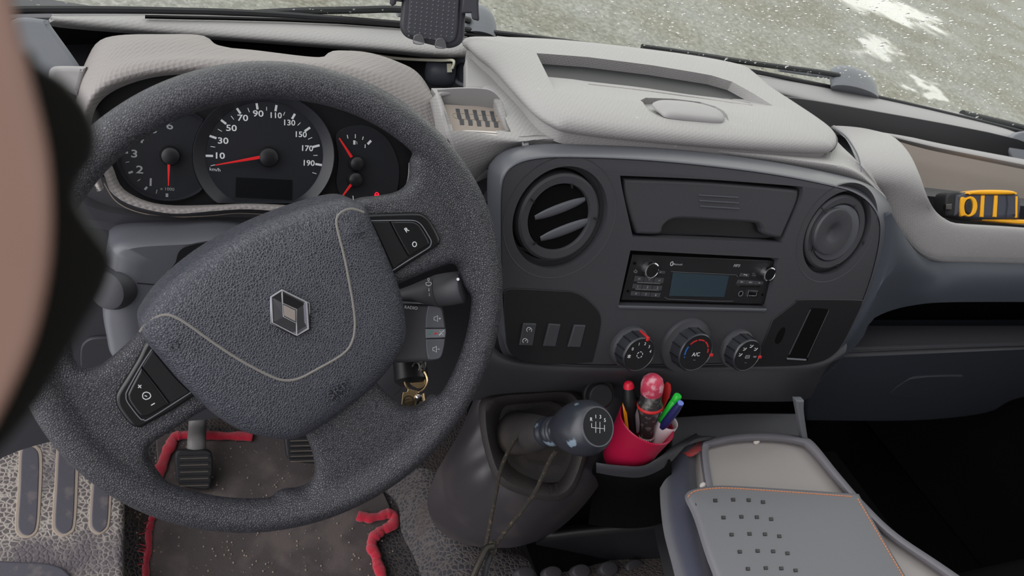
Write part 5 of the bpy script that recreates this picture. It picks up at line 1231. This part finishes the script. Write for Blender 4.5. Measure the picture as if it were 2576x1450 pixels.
def stick(u0, v0, d0, u1, v1, d1): a_, b_ = AD(u0, v0, d0 * KS), AD(u1, v1, d1 * KS); return a_, (b_ - a_), (b_ - a_).length
# screwdriver with dusty red dome (voltage tester style handle)
a_, dv, L_ = stick(1625, 1110, 1.0, 1643, 950, .955)
dr1 = thing('screwdriver', 'large screwdriver with a dusty red dome on a dark see-through handle, in the cup', 'screwdriver', a_)
mp_ = lambda px: px * .965 * KS / FPX
lathe('handle', [(mp_(19), 0), (mp_(20), L_ * .12), (mp_(21), L_ * .28), (mp_(26), L_ * .42), (mp_(31), L_ * .52), (mp_(32), L_ * .60), (mp_(27), L_ * .68), (mp_(27), L_ * .80), (mp_(26), L_ * .81)], a_, dv, M_HANDLE, dr1, seg=36, label='dark see-through handle')
lathe('red_band', [(mp_(31), L_ * .54), (mp_(33.4), L_ * .56), (mp_(33), L_ * .585), (mp_(31), L_ * .60)], a_, dv, M_REDP, dr1, seg=36)
lathe('dome', [(mp_(27), L_ * .765), (mp_(28.5), L_ * .80), (mp_(28.5), L_ * .90), (mp_(25), L_ * .97), (mp_(16), L_ * 1.015), (0, L_ * 1.03)], a_, dv, M_PINKD, dr1, seg=36, label='dusty red dome')
lathe('collar', [(mp_(19), L_ * .02), (mp_(20), L_ * .10), (mp_(17), L_ * .14)], a_, dv, M_PAPER, dr1, seg=24, label='white collar')
a_, dv, L_ = stick(1592, 1090, 1.0, 1581, 965, .975)
dr2 = thing('screwdriver', 'smaller black screwdriver with a bright red end, at the left of the cup', 'screwdriver', a_)
lathe('handle', [(mp_(9), 0), (mp_(10), L_ * .38), (mp_(17), L_ * .52), (mp_(19), L_ * .62), (mp_(19), L_ * .74), (mp_(15), L_ * .90), (mp_(12), L_ * .97)], a_, dv, M_BLACK, dr2, seg=32, label='black handle')
lathe('end_cap', [(mp_(14.6), L_ * .875), (mp_(14), L_ * .95), (mp_(11), L_ * 1.01), (mp_(5), L_ * 1.04), (0, L_ * 1.045)], a_, dv, M_REDPL, dr2, seg=30, label='bright red end cap')
a_, dv, L_ = stick(1576, 1068, .99, 1570, 1018, .985)
tag(lathe('pencil', [(mp_(5), -.02), (mp_(5), L_), (mp_(2), L_ + .004), (0, L_ + .005)], a_, dv, M_ORANGE, None, seg=6), 'amber pencil standing behind the small black screwdriver in the cup', 'pencil')
a_, dv, L_ = stick(1660, 1040, 1.02, 1680, 972, .995)
tag(lathe('handle_red', [(mp_(7), -.02), (mp_(9), L_ * .3), (mp_(15), L_ * .7), (mp_(14), L_ * .95), (mp_(8), L_ * 1.08), (0, L_ * 1.1)], a_, dv, M_REDP, None, seg=20, sx=.6), 'flat dark red tool handle behind the dusty red dome', 'tool')
bpy.data.objects['handle_red'].name = 'hand_tool'
a_, dv, L_ = stick(1655, 1070, 1.0, 1706, 996, .972)
pg = thing('pen', 'bright green pen leaning right in the cup', 'pen', a_)
lathe('barrel', [(mp_(8), -.03), (mp_(10), L_ * .60), (mp_(10), L_ * .80), (mp_(8.5), L_ * .82), (mp_(9), L_ * .84)], a_, dv, M_GREEN, pg, seg=24, label='green barrel')
lathe('end', [(mp_(9.5), L_ * .83), (mp_(10.5), L_ * .86), (mp_(10.5), L_ * .99), (mp_(9), L_ * 1.01), (0, L_ * 1.015)], a_, dv, M_GREEN, pg, seg=24)
a_, dv, L_ = stick(1672, 1068, .985, 1712, 1015, .958)
pb = thing('pen', 'navy blue capped pen leaning right in front of the green pen', 'pen', a_)
lathe('cap', [(mp_(9), -.006), (mp_(11.5), L_ * .05), (mp_(11), L_ * .70), (mp_(8.5), L_ * .98), (mp_(8), L_ * 1.0)], a_, dv, M_BLUE, pb, seg=24, label='navy cap')
lathe('cap_end', [(mp_(8.2), L_ * .99), (mp_(7.5), L_ * 1.03), (0, L_ * 1.04)], a_, dv, M_BLUE2, pb, seg=24, label='lighter blue cap end')

# storage tray between console and seat, low down
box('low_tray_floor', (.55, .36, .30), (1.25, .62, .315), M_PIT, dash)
lt = loft('floor_bin', [row([(1290, 1440), (1480, 1432), (1700, 1410), (1800, 1400)], [1.18] * 4), row([(1320, 1395), (1480, 1372), (1700, 1348), (1800, 1340)], [1.16] * 4), row([(1380, 1346), (1480, 1334), (1700, 1316), (1800, 1308)], [1.15] * 4), row([(1395, 1328), (1480, 1318), (1700, 1304), (1800, 1298)], [1.17] * 4)], M_BLACK, None, n=24, thick=.006)
tag(lt, 'long dark plastic bin edge on the floor between the console and the seat', 'bin')
# dark shelf behind the cup and the slim support
plate('under_shelf', [(1690, 1050, 0), (1860, 1040), (2010, 1040, 0), (2030, 1110, 0), (1830, 1110), (1690, 1130, 0)], Plane(AD(1850, 1075, 1.12), (0, -.3, .95)), M_DARK, dash, th=.01, bev=.002)
spt = plate('support_strut', [(2003, 1010, 0), (2024, 1010, 0), (2024, 1040), (2034, 1110, 0), (2020, 1110, 0), (2012, 1060)], Plane(AD(2018, 1060, 1.10), (0, -1, .1)), M_GREY, dash, th=.01, bev=.002, label='slim grey support')

# ================================================================ passenger bench with fold-down table
zt_ = .56; TZ = PZ(zt_)
seat = thing('passenger_bench', 'passenger bench, middle backrest folded down as a grey table', 'seat', TZ.hit(1950, 1300))
tr_o = [(1762, 1120), (1785, 1106), (1840, 1094), (1900, 1089), (1965, 1091), (2020, 1100), (2050, 1116), (2110, 1190), (2180, 1270), (2260, 1345), (2400, 1440), (2700, 1650, 0), (1980, 1700, 0), (1850, 1500), (1790, 1300), (1768, 1200)]
tr_i = [(1782, 1134), (1800, 1124), (1845, 1114), (1900, 1110), (1960, 1112), (2008, 1120), (2034, 1134), (2090, 1200), (2160, 1280), (2238, 1356), (2372, 1450), (2660, 1660, 0), (2010, 1690, 0), (1880, 1500), (1812, 1300), (1790, 1200)]
TB = Plane((.80, .40, zt_), (0, 0, 1))
plate('table_top', tr_o, TB, M_TRAY, seat, th=.03, bev=.006, off=-.006, label='grey table panel')
ring_loft('table_rim', tr_o, tr_i, None, M_TRAYR, seat, offs=(-.004, .006, .000), th=.012, label='raised grey rim', plane=TB)
# backrest shell under the table and fabric bolster at its left
pillow('backrest_shell', [(1752, 1140), (1770, 1122), (1900, 1105), (2030, 1115), (2110, 1200), (2260, 1360), (2700, 1680, 0), (1960, 1740, 0), (1840, 1500), (1775, 1300), (1752, 1200)], Plane((.80, .40, zt_ - .022), (0, 0, 1)), [(.98, -.05), (1, -.03), (1, -.006), (.98, 0)], M_BEV, seat, n=4, centre=(2000, 1350), label='dark shell edge below the table')
loft('bolster', [
    row([(1756, 1100), (1700, 1112), (1668, 1150), (1660, 1230), (1668, 1330), (1690, 1420), (1710, 1500)], [1.10, 1.09, 1.08, 1.06, 1.03, 1.0, .98]),
    row([(1752, 1112), (1712, 1124), (1690, 1160), (1684, 1240), (1695, 1340), (1720, 1430), (1745, 1510)], [1.065, 1.055, 1.04, 1.01, .98, .95, .93]),
    row([(1752, 1128), (1735, 1134), (1728, 1170), (1730, 1240), (1745, 1340), (1765, 1430), (1785, 1510)], [1.06, 1.045, 1.03, 1.00, .97, .94, .92]),
    row([(1758, 1140), (1756, 1150), (1758, 1180), (1764, 1240), (1785, 1340), (1805, 1430), (1825, 1510)], [1.09, 1.08, 1.06, 1.03, 1.0, .97, .95])], M_FABRIC, seat, n=40, thick=.01, label='blue-grey woven fabric bolster')
loft('red_panel', [row([(1700, 1124), (1730, 1112), (1770, 1102)], [1.062, 1.07, 1.08]), row([(1712, 1138), (1738, 1132), (1764, 1126)], [1.043, 1.045, 1.05]), row([(1738, 1142), (1752, 1138), (1764, 1134)], [1.035, 1.04, 1.045])], M_REDFAB, seat, n=14, thick=.004, label='red woven fabric panel')
loft('base_cushion', [row([(1640, 1300), (1660, 1400), (1690, 1520)], [1.16, 1.12, 1.08]), row([(1740, 1300), (1760, 1400), (1790, 1520)], [1.12, 1.08, 1.04])], M_BLACK, seat, n=10, thick=.02)
# side of the seat on the far side, near black in place of shade
box('far_cushion', (1.02, -.10, .20), (1.55, .32, .42), M_PIT, seat, .03, label='seat cushion coloured black for shade')
# leather folder on the table
FP_ = Plane((.80, .36, zt_ + .010), (0, 0, 1))
fo_o = [(1728, 1246), (1742, 1232), (1790, 1224), (1850, 1224), (2000, 1233), (2160, 1244, 0), (2190, 1300), (2300, 1490, 0), (2340, 1600, 0), (1900, 1640, 0), (1800, 1440), (1752, 1300)]
fol = thing('document_folder', 'grey leather folder with orange stitching and rows of small square holes, on the table', 'folder', FP_.hit(2000, 1350))
cov = pillow('cover', fo_o, FP_, [(1, -.006), (1, -.001), (.995, .001), (.985, .0022), (.95, .0028), (.5, .0030)], M_FOLIO, fol, n=5, centre=(1990, 1400), label='grey leather cover')
FPt = FP_.at(.0030)
sl_ = cr([(1731, 1250), (1748, 1236), (1795, 1229), (1850, 1229), (2000, 1239), (2150, 1250)], 12, False)
sl2 = [V((2158, 1255)).lerp(V((2290, 1480)), k / 60) for k in range(61)]
lines = []
for L in (sl_, sl2):
    acc = []
    tot = 0
    dense = []
    for p, q in zip(L, L[1:]):
        n_ = max(1, int((q - p).length / 1.0))
        for k in range(n_): dense.append(p.lerp(q, k / n_))
    i = 0
    while i + 5 < len(dense):
        lines.append([tuple(dense[i]), tuple(dense[i + 5])]); i += 7
strokes('stitching', lines, FPt, 2.4, M_STITCH, fol, off=.0006, th=.0008, label='orange stitching')
for r_ in range(6):
    for c_ in range(5):
        u = [1754, 1800, 1845, 1884, 1920][c_] + r_ * 20.5 - (8 if c_ == 0 and r_ else 0) * 0; v = [1268, 1259, 1257, 1258, 1263][c_] + r_ * 43
        if v > 1455: continue
        plate('square_hole', [(u - 5, v - 4), (u + 4.5, v - 4), (u + 5.5, v + 4), (u - 4, v + 4)], FPt, M_BLACK, cov, th=.0012, bev=.00015, off=.0010 if c_ else -.0002, n=1, smooth_px=False)
for (u, v, r_) in ((1768, 1222, .0032), (1903, 1112, .0030)):
    cb = pillow('crumb', ell(u, v, 8, 6, 10, 20), TB, [(1, -.001), (1, .001), (.8, .003), (.4, .004)], M_PAPER, None, n=1, off=.001 if v > 1200 else -.004)
    tag(cb, 'white crumb beside the top left corner of the leather folder' if v > 1200 else 'white crumb against the far rim of the grey table', 'crumb')

# ================================================================ floor area
# raised step / sill at the driver door
zs_ = .19; ST = PZ(zs_)
stp = thing('door_step', 'dusty grey textured rubber step with long smooth grooves at the driver door', 'step', ST.hit(150, 1300))
plate('tread', [(-200, 1085, 0), (310, 1085, 0), (314, 1280), (312, 1600, 0), (-250, 1600, 0)], Plane((0, .7, zs_), (0, 0, 1)), M_FLOORR, stp, th=.03, bev=.008, off=0)
SP_ = Plane((0, .7, zs_), (0, 0, 1))
for q in ([(75, 1116), (96, 1124), (107, 1150), (104, 1250), (98, 1325), (85, 1348), (64, 1354), (44, 1345), (37, 1320), (44, 1230), (48, 1140), (58, 1120)],
          [(165, 1100), (186, 1108), (198, 1130), (196, 1240), (190, 1325), (176, 1344), (156, 1350), (137, 1340), (130, 1318), (136, 1230), (142, 1130), (150, 1106)],
          [(252, 1150), (272, 1160), (284, 1190), (281, 1260), (276, 1320), (264, 1338), (248, 1345), (230, 1336), (223, 1315), (228, 1240), (234, 1180), (240, 1156)]):
    gq = plate('groove', q, SP_, M_DUST, stp, th=.004, bev=.001, off=.0010, n=4, label='dusty groove edge')
    cxx = sum(p[0] for p in q) / len(q); cyy = sum(p[1] for p in q) / len(q)
    plate('pad', [(cxx + (p[0] - cxx) * .76, cyy + (p[1] - cyy) * .945) for p in q], SP_, M_PADR, gq, th=.005, bev=.0015, off=.0018, n=4, label='smooth worn pad')
plate('heel_pad', [(-80, 1422), (60, 1412), (140, 1420), (178, 1445), (200, 1490), (210, 1560, 0), (-80, 1560, 0)], SP_, M_PADR, stp, th=.010, bev=.004, off=.008, n=4, label='raised worn heel pad')
# floor mat
MZ = ZF + .006; MP = Plane((.2, .8, MZ), (0, 0, 1))
m_out = [(392, 1092, 0), (640, 1090), (900, 1095, 0), (935, 1180), (985, 1290), (955, 1340), (938, 1390), (952, 1440), (985, 1560, 0), (340, 1560, 0), (362, 1420), (378, 1300), (396, 1200)]
mt_ = thing('floor_mat', 'brown-grey carpet floor mat with frayed red edging in the driver footwell', 'floor mat', MP.hit(640, 1350))
plate('carpet', m_out, MP, M_CARPET, mt_, th=.006, bev=.002, off=0, n=5)
MEZ = MP.at(.004)
def yarn(pts, r, seed, jit=3.0):
    rr_ = random.Random(seed); P = cr(pts, 3, False)
    tube('edging', [MEZ.hit(p.x + rr_.uniform(-jit, jit), p.y + rr_.uniform(-jit, jit) * .6, .001) for p in P], lambda t: r * (1 + .12 * math.sin(t * 37) + .07 * math.sin(t * 91)), M_REDC, mt_, seg=12, smooth=3, flat=.6, label='red edging')
yarn([(636, 1099), (560, 1097), (470, 1096), (440, 1100), (425, 1130), (404, 1180), (392, 1220), (384, 1270)], .0085, 1, 1.5)
yarn([(384, 1270), (380, 1310), (374, 1340), (371, 1400), (366, 1460)], .0045, 2, 3)
yarn([(900, 1298), (930, 1304), (960, 1298), (980, 1292), (992, 1304), (984, 1322), (962, 1334), (948, 1345), (936, 1360), (934, 1378), (944, 1398), (950, 1420), (958, 1440), (962, 1480)], .0085, 3, 2.5)
# frayed threads
rr_ = random.Random(9); bmf = []
for i in range(26):
    v = rr_.uniform(1340, 1450); u = 942 + (v - 1340) * .18
    bmf.append([(u, v), (u - rr_.uniform(6, 16), v + rr_.uniform(-4, 4))])
for i in range(26):
    v = rr_.uniform(1300, 1450); u = 374 - (v - 1300) * .05
    bmf.append([(u, v), (u + rr_.uniform(-24, 14), v + rr_.uniform(-6, 6))])
strokes('frayed_threads', bmf, MEZ, 2.2, M_REDC, mt_, off=.003, th=.001, label='frayed red threads')
bm = bmesh.new(); rr_ = random.Random(5)
for i in range(420):
    u = rr_.uniform(330, 1000); v = rr_.uniform(1110, 1450); p = MP.hit(u, v, .001); s = rr_.choice((.0006, .0009, .0015))
    bmesh.ops.create_icosphere(bm, subdivisions=1, radius=s, matrix=Matrix.Translation(p))
tag(finish('grit', from_bm(bm), M_DUST), 'pale grit and crumbs scattered over the carpet floor mat', 'grit', kind='stuff')
# pedals
def pedal(label, c, w, h, arm_u, arm_v0, arm_v1, d):
    P = Plane(AD(*c, d), (-.05, -.75, .66)); u, v = c
    t = thing('pedal', label, 'pedal', AD(*c, d))
    plate('rubber_pad', [(u - w, v - h), (u, v - h * 1.05), (u + w, v - h * .95), (u + w * 1.02, v + h * .4), (u + w * .75, v + h), (u - w * .8, v + h * .75), (u - w * 1.05, v)], P, M_RUB, t, th=.014, bev=.003, off=0, n=4)
    for k in range(5):
        y = v - h * .72 + k * h * .36
        strokes('tread_rib', [[(u - w * .85, y), (u + w * .85, y - 2)]], P, 5, M_RUB, t, off=.003, th=.003)
        strokes('dust_line', [[(u - w * .8, y + 4), (u + w * .8, y + 2)]], P, 1.3, M_DUST, t, off=.0006, th=.0005)
    tube('arm', [AD(arm_u, arm_v1 + 10, d + .012), AD(arm_u + 1, (arm_v0 + arm_v1) / 2, d + .02), AD(arm_u + 3, arm_v0, d + .06), AD(arm_u + 4, arm_v0 - 50, d + .07)], .014, M_PEDARM, t, seg=12, flat=.5)
pedal('clutch pedal with a ribbed black rubber pad, the left one in the footwell', (488, 1185), 44, 48, 494, 1075, 1140, 1.27)
pedal('brake pedal half hidden behind the lower spoke of the wheel', (768, 1132), 46, 36, 764, 1040, 1104, 1.33)
# rubber tunnel floor with mound right of the mat
loft('tunnel', [
    row([(960, 1230), (1000, 1270), (1010, 1340), (1040, 1400), (1080, 1500)], [1.30, 1.24, 1.20, 1.16, 1.1]),
    row([(1040, 1180), (1070, 1270), (1100, 1340), (1130, 1390), (1160, 1500)], [1.26, 1.19, 1.15, 1.13, 1.08]),
    row([(1120, 1200), (1150, 1290), (1200, 1360), (1240, 1400), (1270, 1500)], [1.24, 1.18, 1.15, 1.13, 1.08]),
    row([(1260, 1280), (1320, 1360), (1400, 1400), (1480, 1430), (1520, 1500)], [1.24, 1.20, 1.18, 1.15, 1.10]),
    row([(1500, 1400), (1560, 1395), (1640, 1390), (1720, 1380), (1800, 1480)], [1.22, 1.20, 1.20, 1.20, 1.12])], M_FLOORD, None, n=40, thick=.006)
tn = bpy.data.objects['tunnel']; tag(tn, 'dark grained rubber flooring rising over the tunnel below the console', 'flooring')
TNP = Plane(AD(1500, 1440, 1.135), (0.0, -.35, .9))
for k, (u, v) in enumerate(((1322, 1442), (1390, 1442), (1462, 1438), (1532, 1432), (1598, 1428), (1664, 1424))):
    pillow('stud', ell(u, v, 23, 16 + k, 20), TNP, [(1, -.01), (1, .0005), (.93, .0025), (.8, .003)], M_STUD, tn, n=1, off=.004)

# ================================================================ phone holder, charger, cable, socket
HP = Plane(AD(1090, 60, .80), (CP - AD(1090, 60, .80)).normalized() + V((0, 0, -.12)), (1, 0, .05))
ph = thing('phone_holder', 'black phone holder with a dotted cradle, hanging in front of the windscreen', 'phone holder', AD(1090, 60, .80))
plate('frame', [(1016, -60, 0), (1180, -60, 0), (1170, 50), (1168, 90), (1158, 112), (1136, 122), (1110, 120), (1045, 104), (1018, 92), (1006, 70), (1008, 30)], HP, M_HOLD, ph, th=.012, bev=.004, off=-.002, n=5)
cradle = plate('cradle_pad', [(1032, -60, 0), (1160, -60, 0), (1152, 60), (1146, 96), (1136, 106), (1120, 108), (1040, 92), (1024, 80), (1026, 50)], HP, M_HOLD, ph, th=.005, bev=.0015, off=.0015, n=5)
bm = bmesh.new()
for i in range(-2, 9):
    for j in range(9):
        u = 1036 + j * 13.4 - i * .9; v = 6 + i * 10.5 + j * 1.7
        if v > 100 or u > 1150: continue
        p = HP.hit(u, v, .0013); r = .0011
        tip = bm.verts.new(p + HP.n * .0014); rg_ = [bm.verts.new(p + HP.x * math.cos(k * math.pi / 3) * r + HP.y * math.sin(k * math.pi / 3) * r) for k in range(6)]
        for k in range(6): bm.faces.new((rg_[k], rg_[(k + 1) % 6], tip))
        bm.faces.new(list(reversed(rg_)))
finish('studs', from_bm(bm), M_DIM, cradle)
plate('side_arm', [(984, -60, 0), (1010, -60, 0), (1010, 6, 0), (996, 4), (994, 12), (980, 10)], HP, M_HOLD, ph, th=.012, bev=.002, off=.004, n=2)
plate('side_arm', [(1168, -60, 0), (1212, -60, 0), (1204, 8), (1206, 50), (1198, 52), (1188, 48), (1186, 34, 0), (1160, 34, 0)], HP, M_HOLD, ph, th=.014, bev=.002, off=.004, n=2)
for u, v in ((1053, 100), (1108, 110)):
    plate('support_foot', [(u - 13, v + 10), (u - 12, v - 8), (u - 4, v - 14), (u + 6, v - 13), (u + 12, v - 4), (u + 13, v + 12)], HP, M_CLEAR, ph, th=.003, bev=.0008, off=.005, n=3, label='clear folding foot')
# arm up to the glass (outside the frame)
tube('mount_arm', [HP.hit(1095, -50, -.006), HP.hit(1095, -160, -.03), HP.hit(1090, -260, -.015)], .008, M_HOLD, ph, seg=12)
# charger in the trough
CHA = (AD(1160, 190, .93) - AD(1095, 178, .965)).normalized()
ch_c = AD(1098, 182, .965)
chg = thing('car_charger', 'lightened black car charger plugged in behind the hood, a cream plug in it', 'charger', ch_c)
lathe('body', [(.006, -.016), (.012, -.014), (.0165, -.008), (.0175, 0), (.0172, .010), (.0145, .018), (.013, .019), (0, .019)], AD(1104, 180, .965), V((.95, -.25, .1)), M_CHG, chg, seg=36)
strokes('usb_port', [[(1130, 160), (1131, 182)]], Plane(AD(1131, 170, .945), (CP - AD(1131, 170, .945)).normalized()), 12, M_CABLE, chg, off=.001, th=.006, label='cream USB plug')
cab = tube('charging_cable', [AD(880, 129, .93), AD(920, 134, .935), AD(980, 145, .94), AD(1050, 150, .94), (AD(1110, 152, .938)), AD(1138, 152, .935), AD(1142, 160, .935), AD(1138, 172, .938)], .0017, M_CABLE, None, seg=8)
tag(cab, 'cream charging cable running behind the hood to the charger', 'cable')
cb2 = tube('charging_cable', [AD(532, 105, .90), AD(545, 113, .90), AD(556, 121, .90)], .0012, M_CABLE, None, seg=8)
tag(cb2, 'short bit of cream cable showing at the top corner of the hood', 'cable')
sk = lathe('lighter_socket', [(.017, -.012), (.017, -.002), (.0155, 0), (.012, -.001), (.0115, -.010), (0, -.010)], AD(1166, 184, .955), V((-.55, -.75, .1)), M_CHG, dash, seg=36, label='black lighter socket')

# ================================================================ tape measure on the far tray
TPX = Plane(AD(2475, 520, 1.20), (-.35, -.75, .55), (1, -.1, 0))
tm = thing('tape_measure', 'yellow and dark grey tape measure lying in the open tray at the right', 'tape measure', TPX.hit(2480, 560))
plate('case', [(2405, 488, 0), (2432, 484), (2455, 482), (2550, 482), (2568, 490), (2573, 515), (2570, 540), (2560, 552), (2470, 555), (2440, 552), (2400, 546, 0)], TPX, M_TAPE, tm, th=.045, bev=.008, off=0, n=4, label='dark grey case')
plate('nose', [(2380, 500), (2388, 486), (2410, 482), (2425, 486, 0), (2425, 550, 0), (2392, 546), (2380, 540)], TPX, M_RUB, tm, th=.03, bev=.004, off=-.003, n=3, label='black nose')
plate('end_hook', [(2381, 514), (2395, 513), (2394, 528), (2380, 527)], TPX, M_STEEL, tm, th=.008, bev=.001, off=.002, n=1, label='metal end hook')
plate('top_strip', [(2440, 484), (2470, 478), (2540, 479), (2558, 485), (2550, 489), (2445, 489)], TPX, M_YEL, tm, th=.03, bev=.003, off=.004, n=3, label='yellow top strip')
plate('yellow_band', [[(2419, 499), (2432, 498), (2444, 494), (2456, 502), (2460, 520), (2454, 538), (2440, 546), (2428, 543), (2417, 542)], [(2440, 501), (2447, 506), (2449, 520), (2445, 535), (2438, 541), (2430, 536), (2427, 520), (2431, 506)]], TPX, M_YEL, tm, th=.006, bev=.0015, off=.003, n=4, label='yellow ring around the lock button')
plate('lock_button', [(2440, 503), (2446, 508), (2447, 520), (2444, 534), (2438, 538), (2431, 533), (2429, 520), (2432, 508)], TPX, M_RUB, tm, th=.006, bev=.002, off=.003, n=4)
for x in (2466, 2499): plate('yellow_stripe', [(x + 4, 492), (x + 12, 492), (x + 9, 547), (x, 546)], TPX, M_YEL, tm, th=.004, bev=.001, off=.002, n=1, smooth_px=False)
plate('yellow_stripe', [(2556, 494), (2561, 494), (2560, 548), (2556, 548)], TPX, M_YEL, tm, th=.004, bev=.001, off=.0015, n=1, smooth_px=False)
strokes('case_seam', [[(2533, 486), (2535, 515), (2530, 552)]], TPX, 2, M_RUB, tm, off=.001)
plate('base_strip', [(2470, 551), (2576, 553), (2640, 560), (2640, 566), (2560, 563), (2480, 556)], TPX, M_YEL, tm, th=.03, bev=.002, off=-.004, n=2, label='yellow lower edge')

# ================================================================ blurred case flap right beside the lens
d_ = .075
def near(u, v, dd=d_): return AD(u, v, dd)
cf = thing('phone_case_flap', 'out of focus brown flap with a lumpy black lining, close at the left edge', 'phone case', near(-60, 700))
loft('brown_cover', [
    [near(-420, y, .082) for y in (-200, 200, 600, 1000, 1300)],
    [near(-160, -200, .078), near(-120, 200, .077), near(-60, 600, .076), near(-140, 950, .077), near(-320, 1300, .08)],
    [near(-30, -260, .074), near(10, 0, .0735), near(56, 200, .073), near(100, 380, .0725), near(112, 560, .072), near(100, 720, .0725), near(50, 900, .073), near(-60, 1120, .074), near(-200, 1350, .075)],
    [near(0, -260, .076), near(34, 0, .0755), near(76, 180, .075), near(118, 380, .0745), near(130, 560, .074), near(116, 720, .0745), near(68, 900, .075), near(-40, 1120, .076), near(-180, 1350, .077)]], M_CASEB, cf, n=40, thick=.001, label='brown cover')
plate('black_lining', [(-200, 300, 0), (50, 130), (100, 160), (165, 200), (218, 262), (246, 330), (240, 395), (205, 450), (196, 505), (226, 560), (272, 622), (286, 662), (262, 735), (215, 815), (160, 915), (95, 1020), (0, 1135), (-120, 1250, 0), (-300, 1100, 0)], Plane(near(100, 600, .084), (CP - near(100, 600, .084)).normalized()), M_CASEK, cf, th=.002, bev=.0006, off=0, n=5, label='black lumpy lining')

fc_ = box('footwell_shade', (.95, -.6, ZF + .001), (1.69, .99, ZF + .009), M_FOOTSHADE)  # black sheet over the floor in place of footwell shade
tag(fc_, 'black sheet for the shade of the passenger footwell', 'carpet')
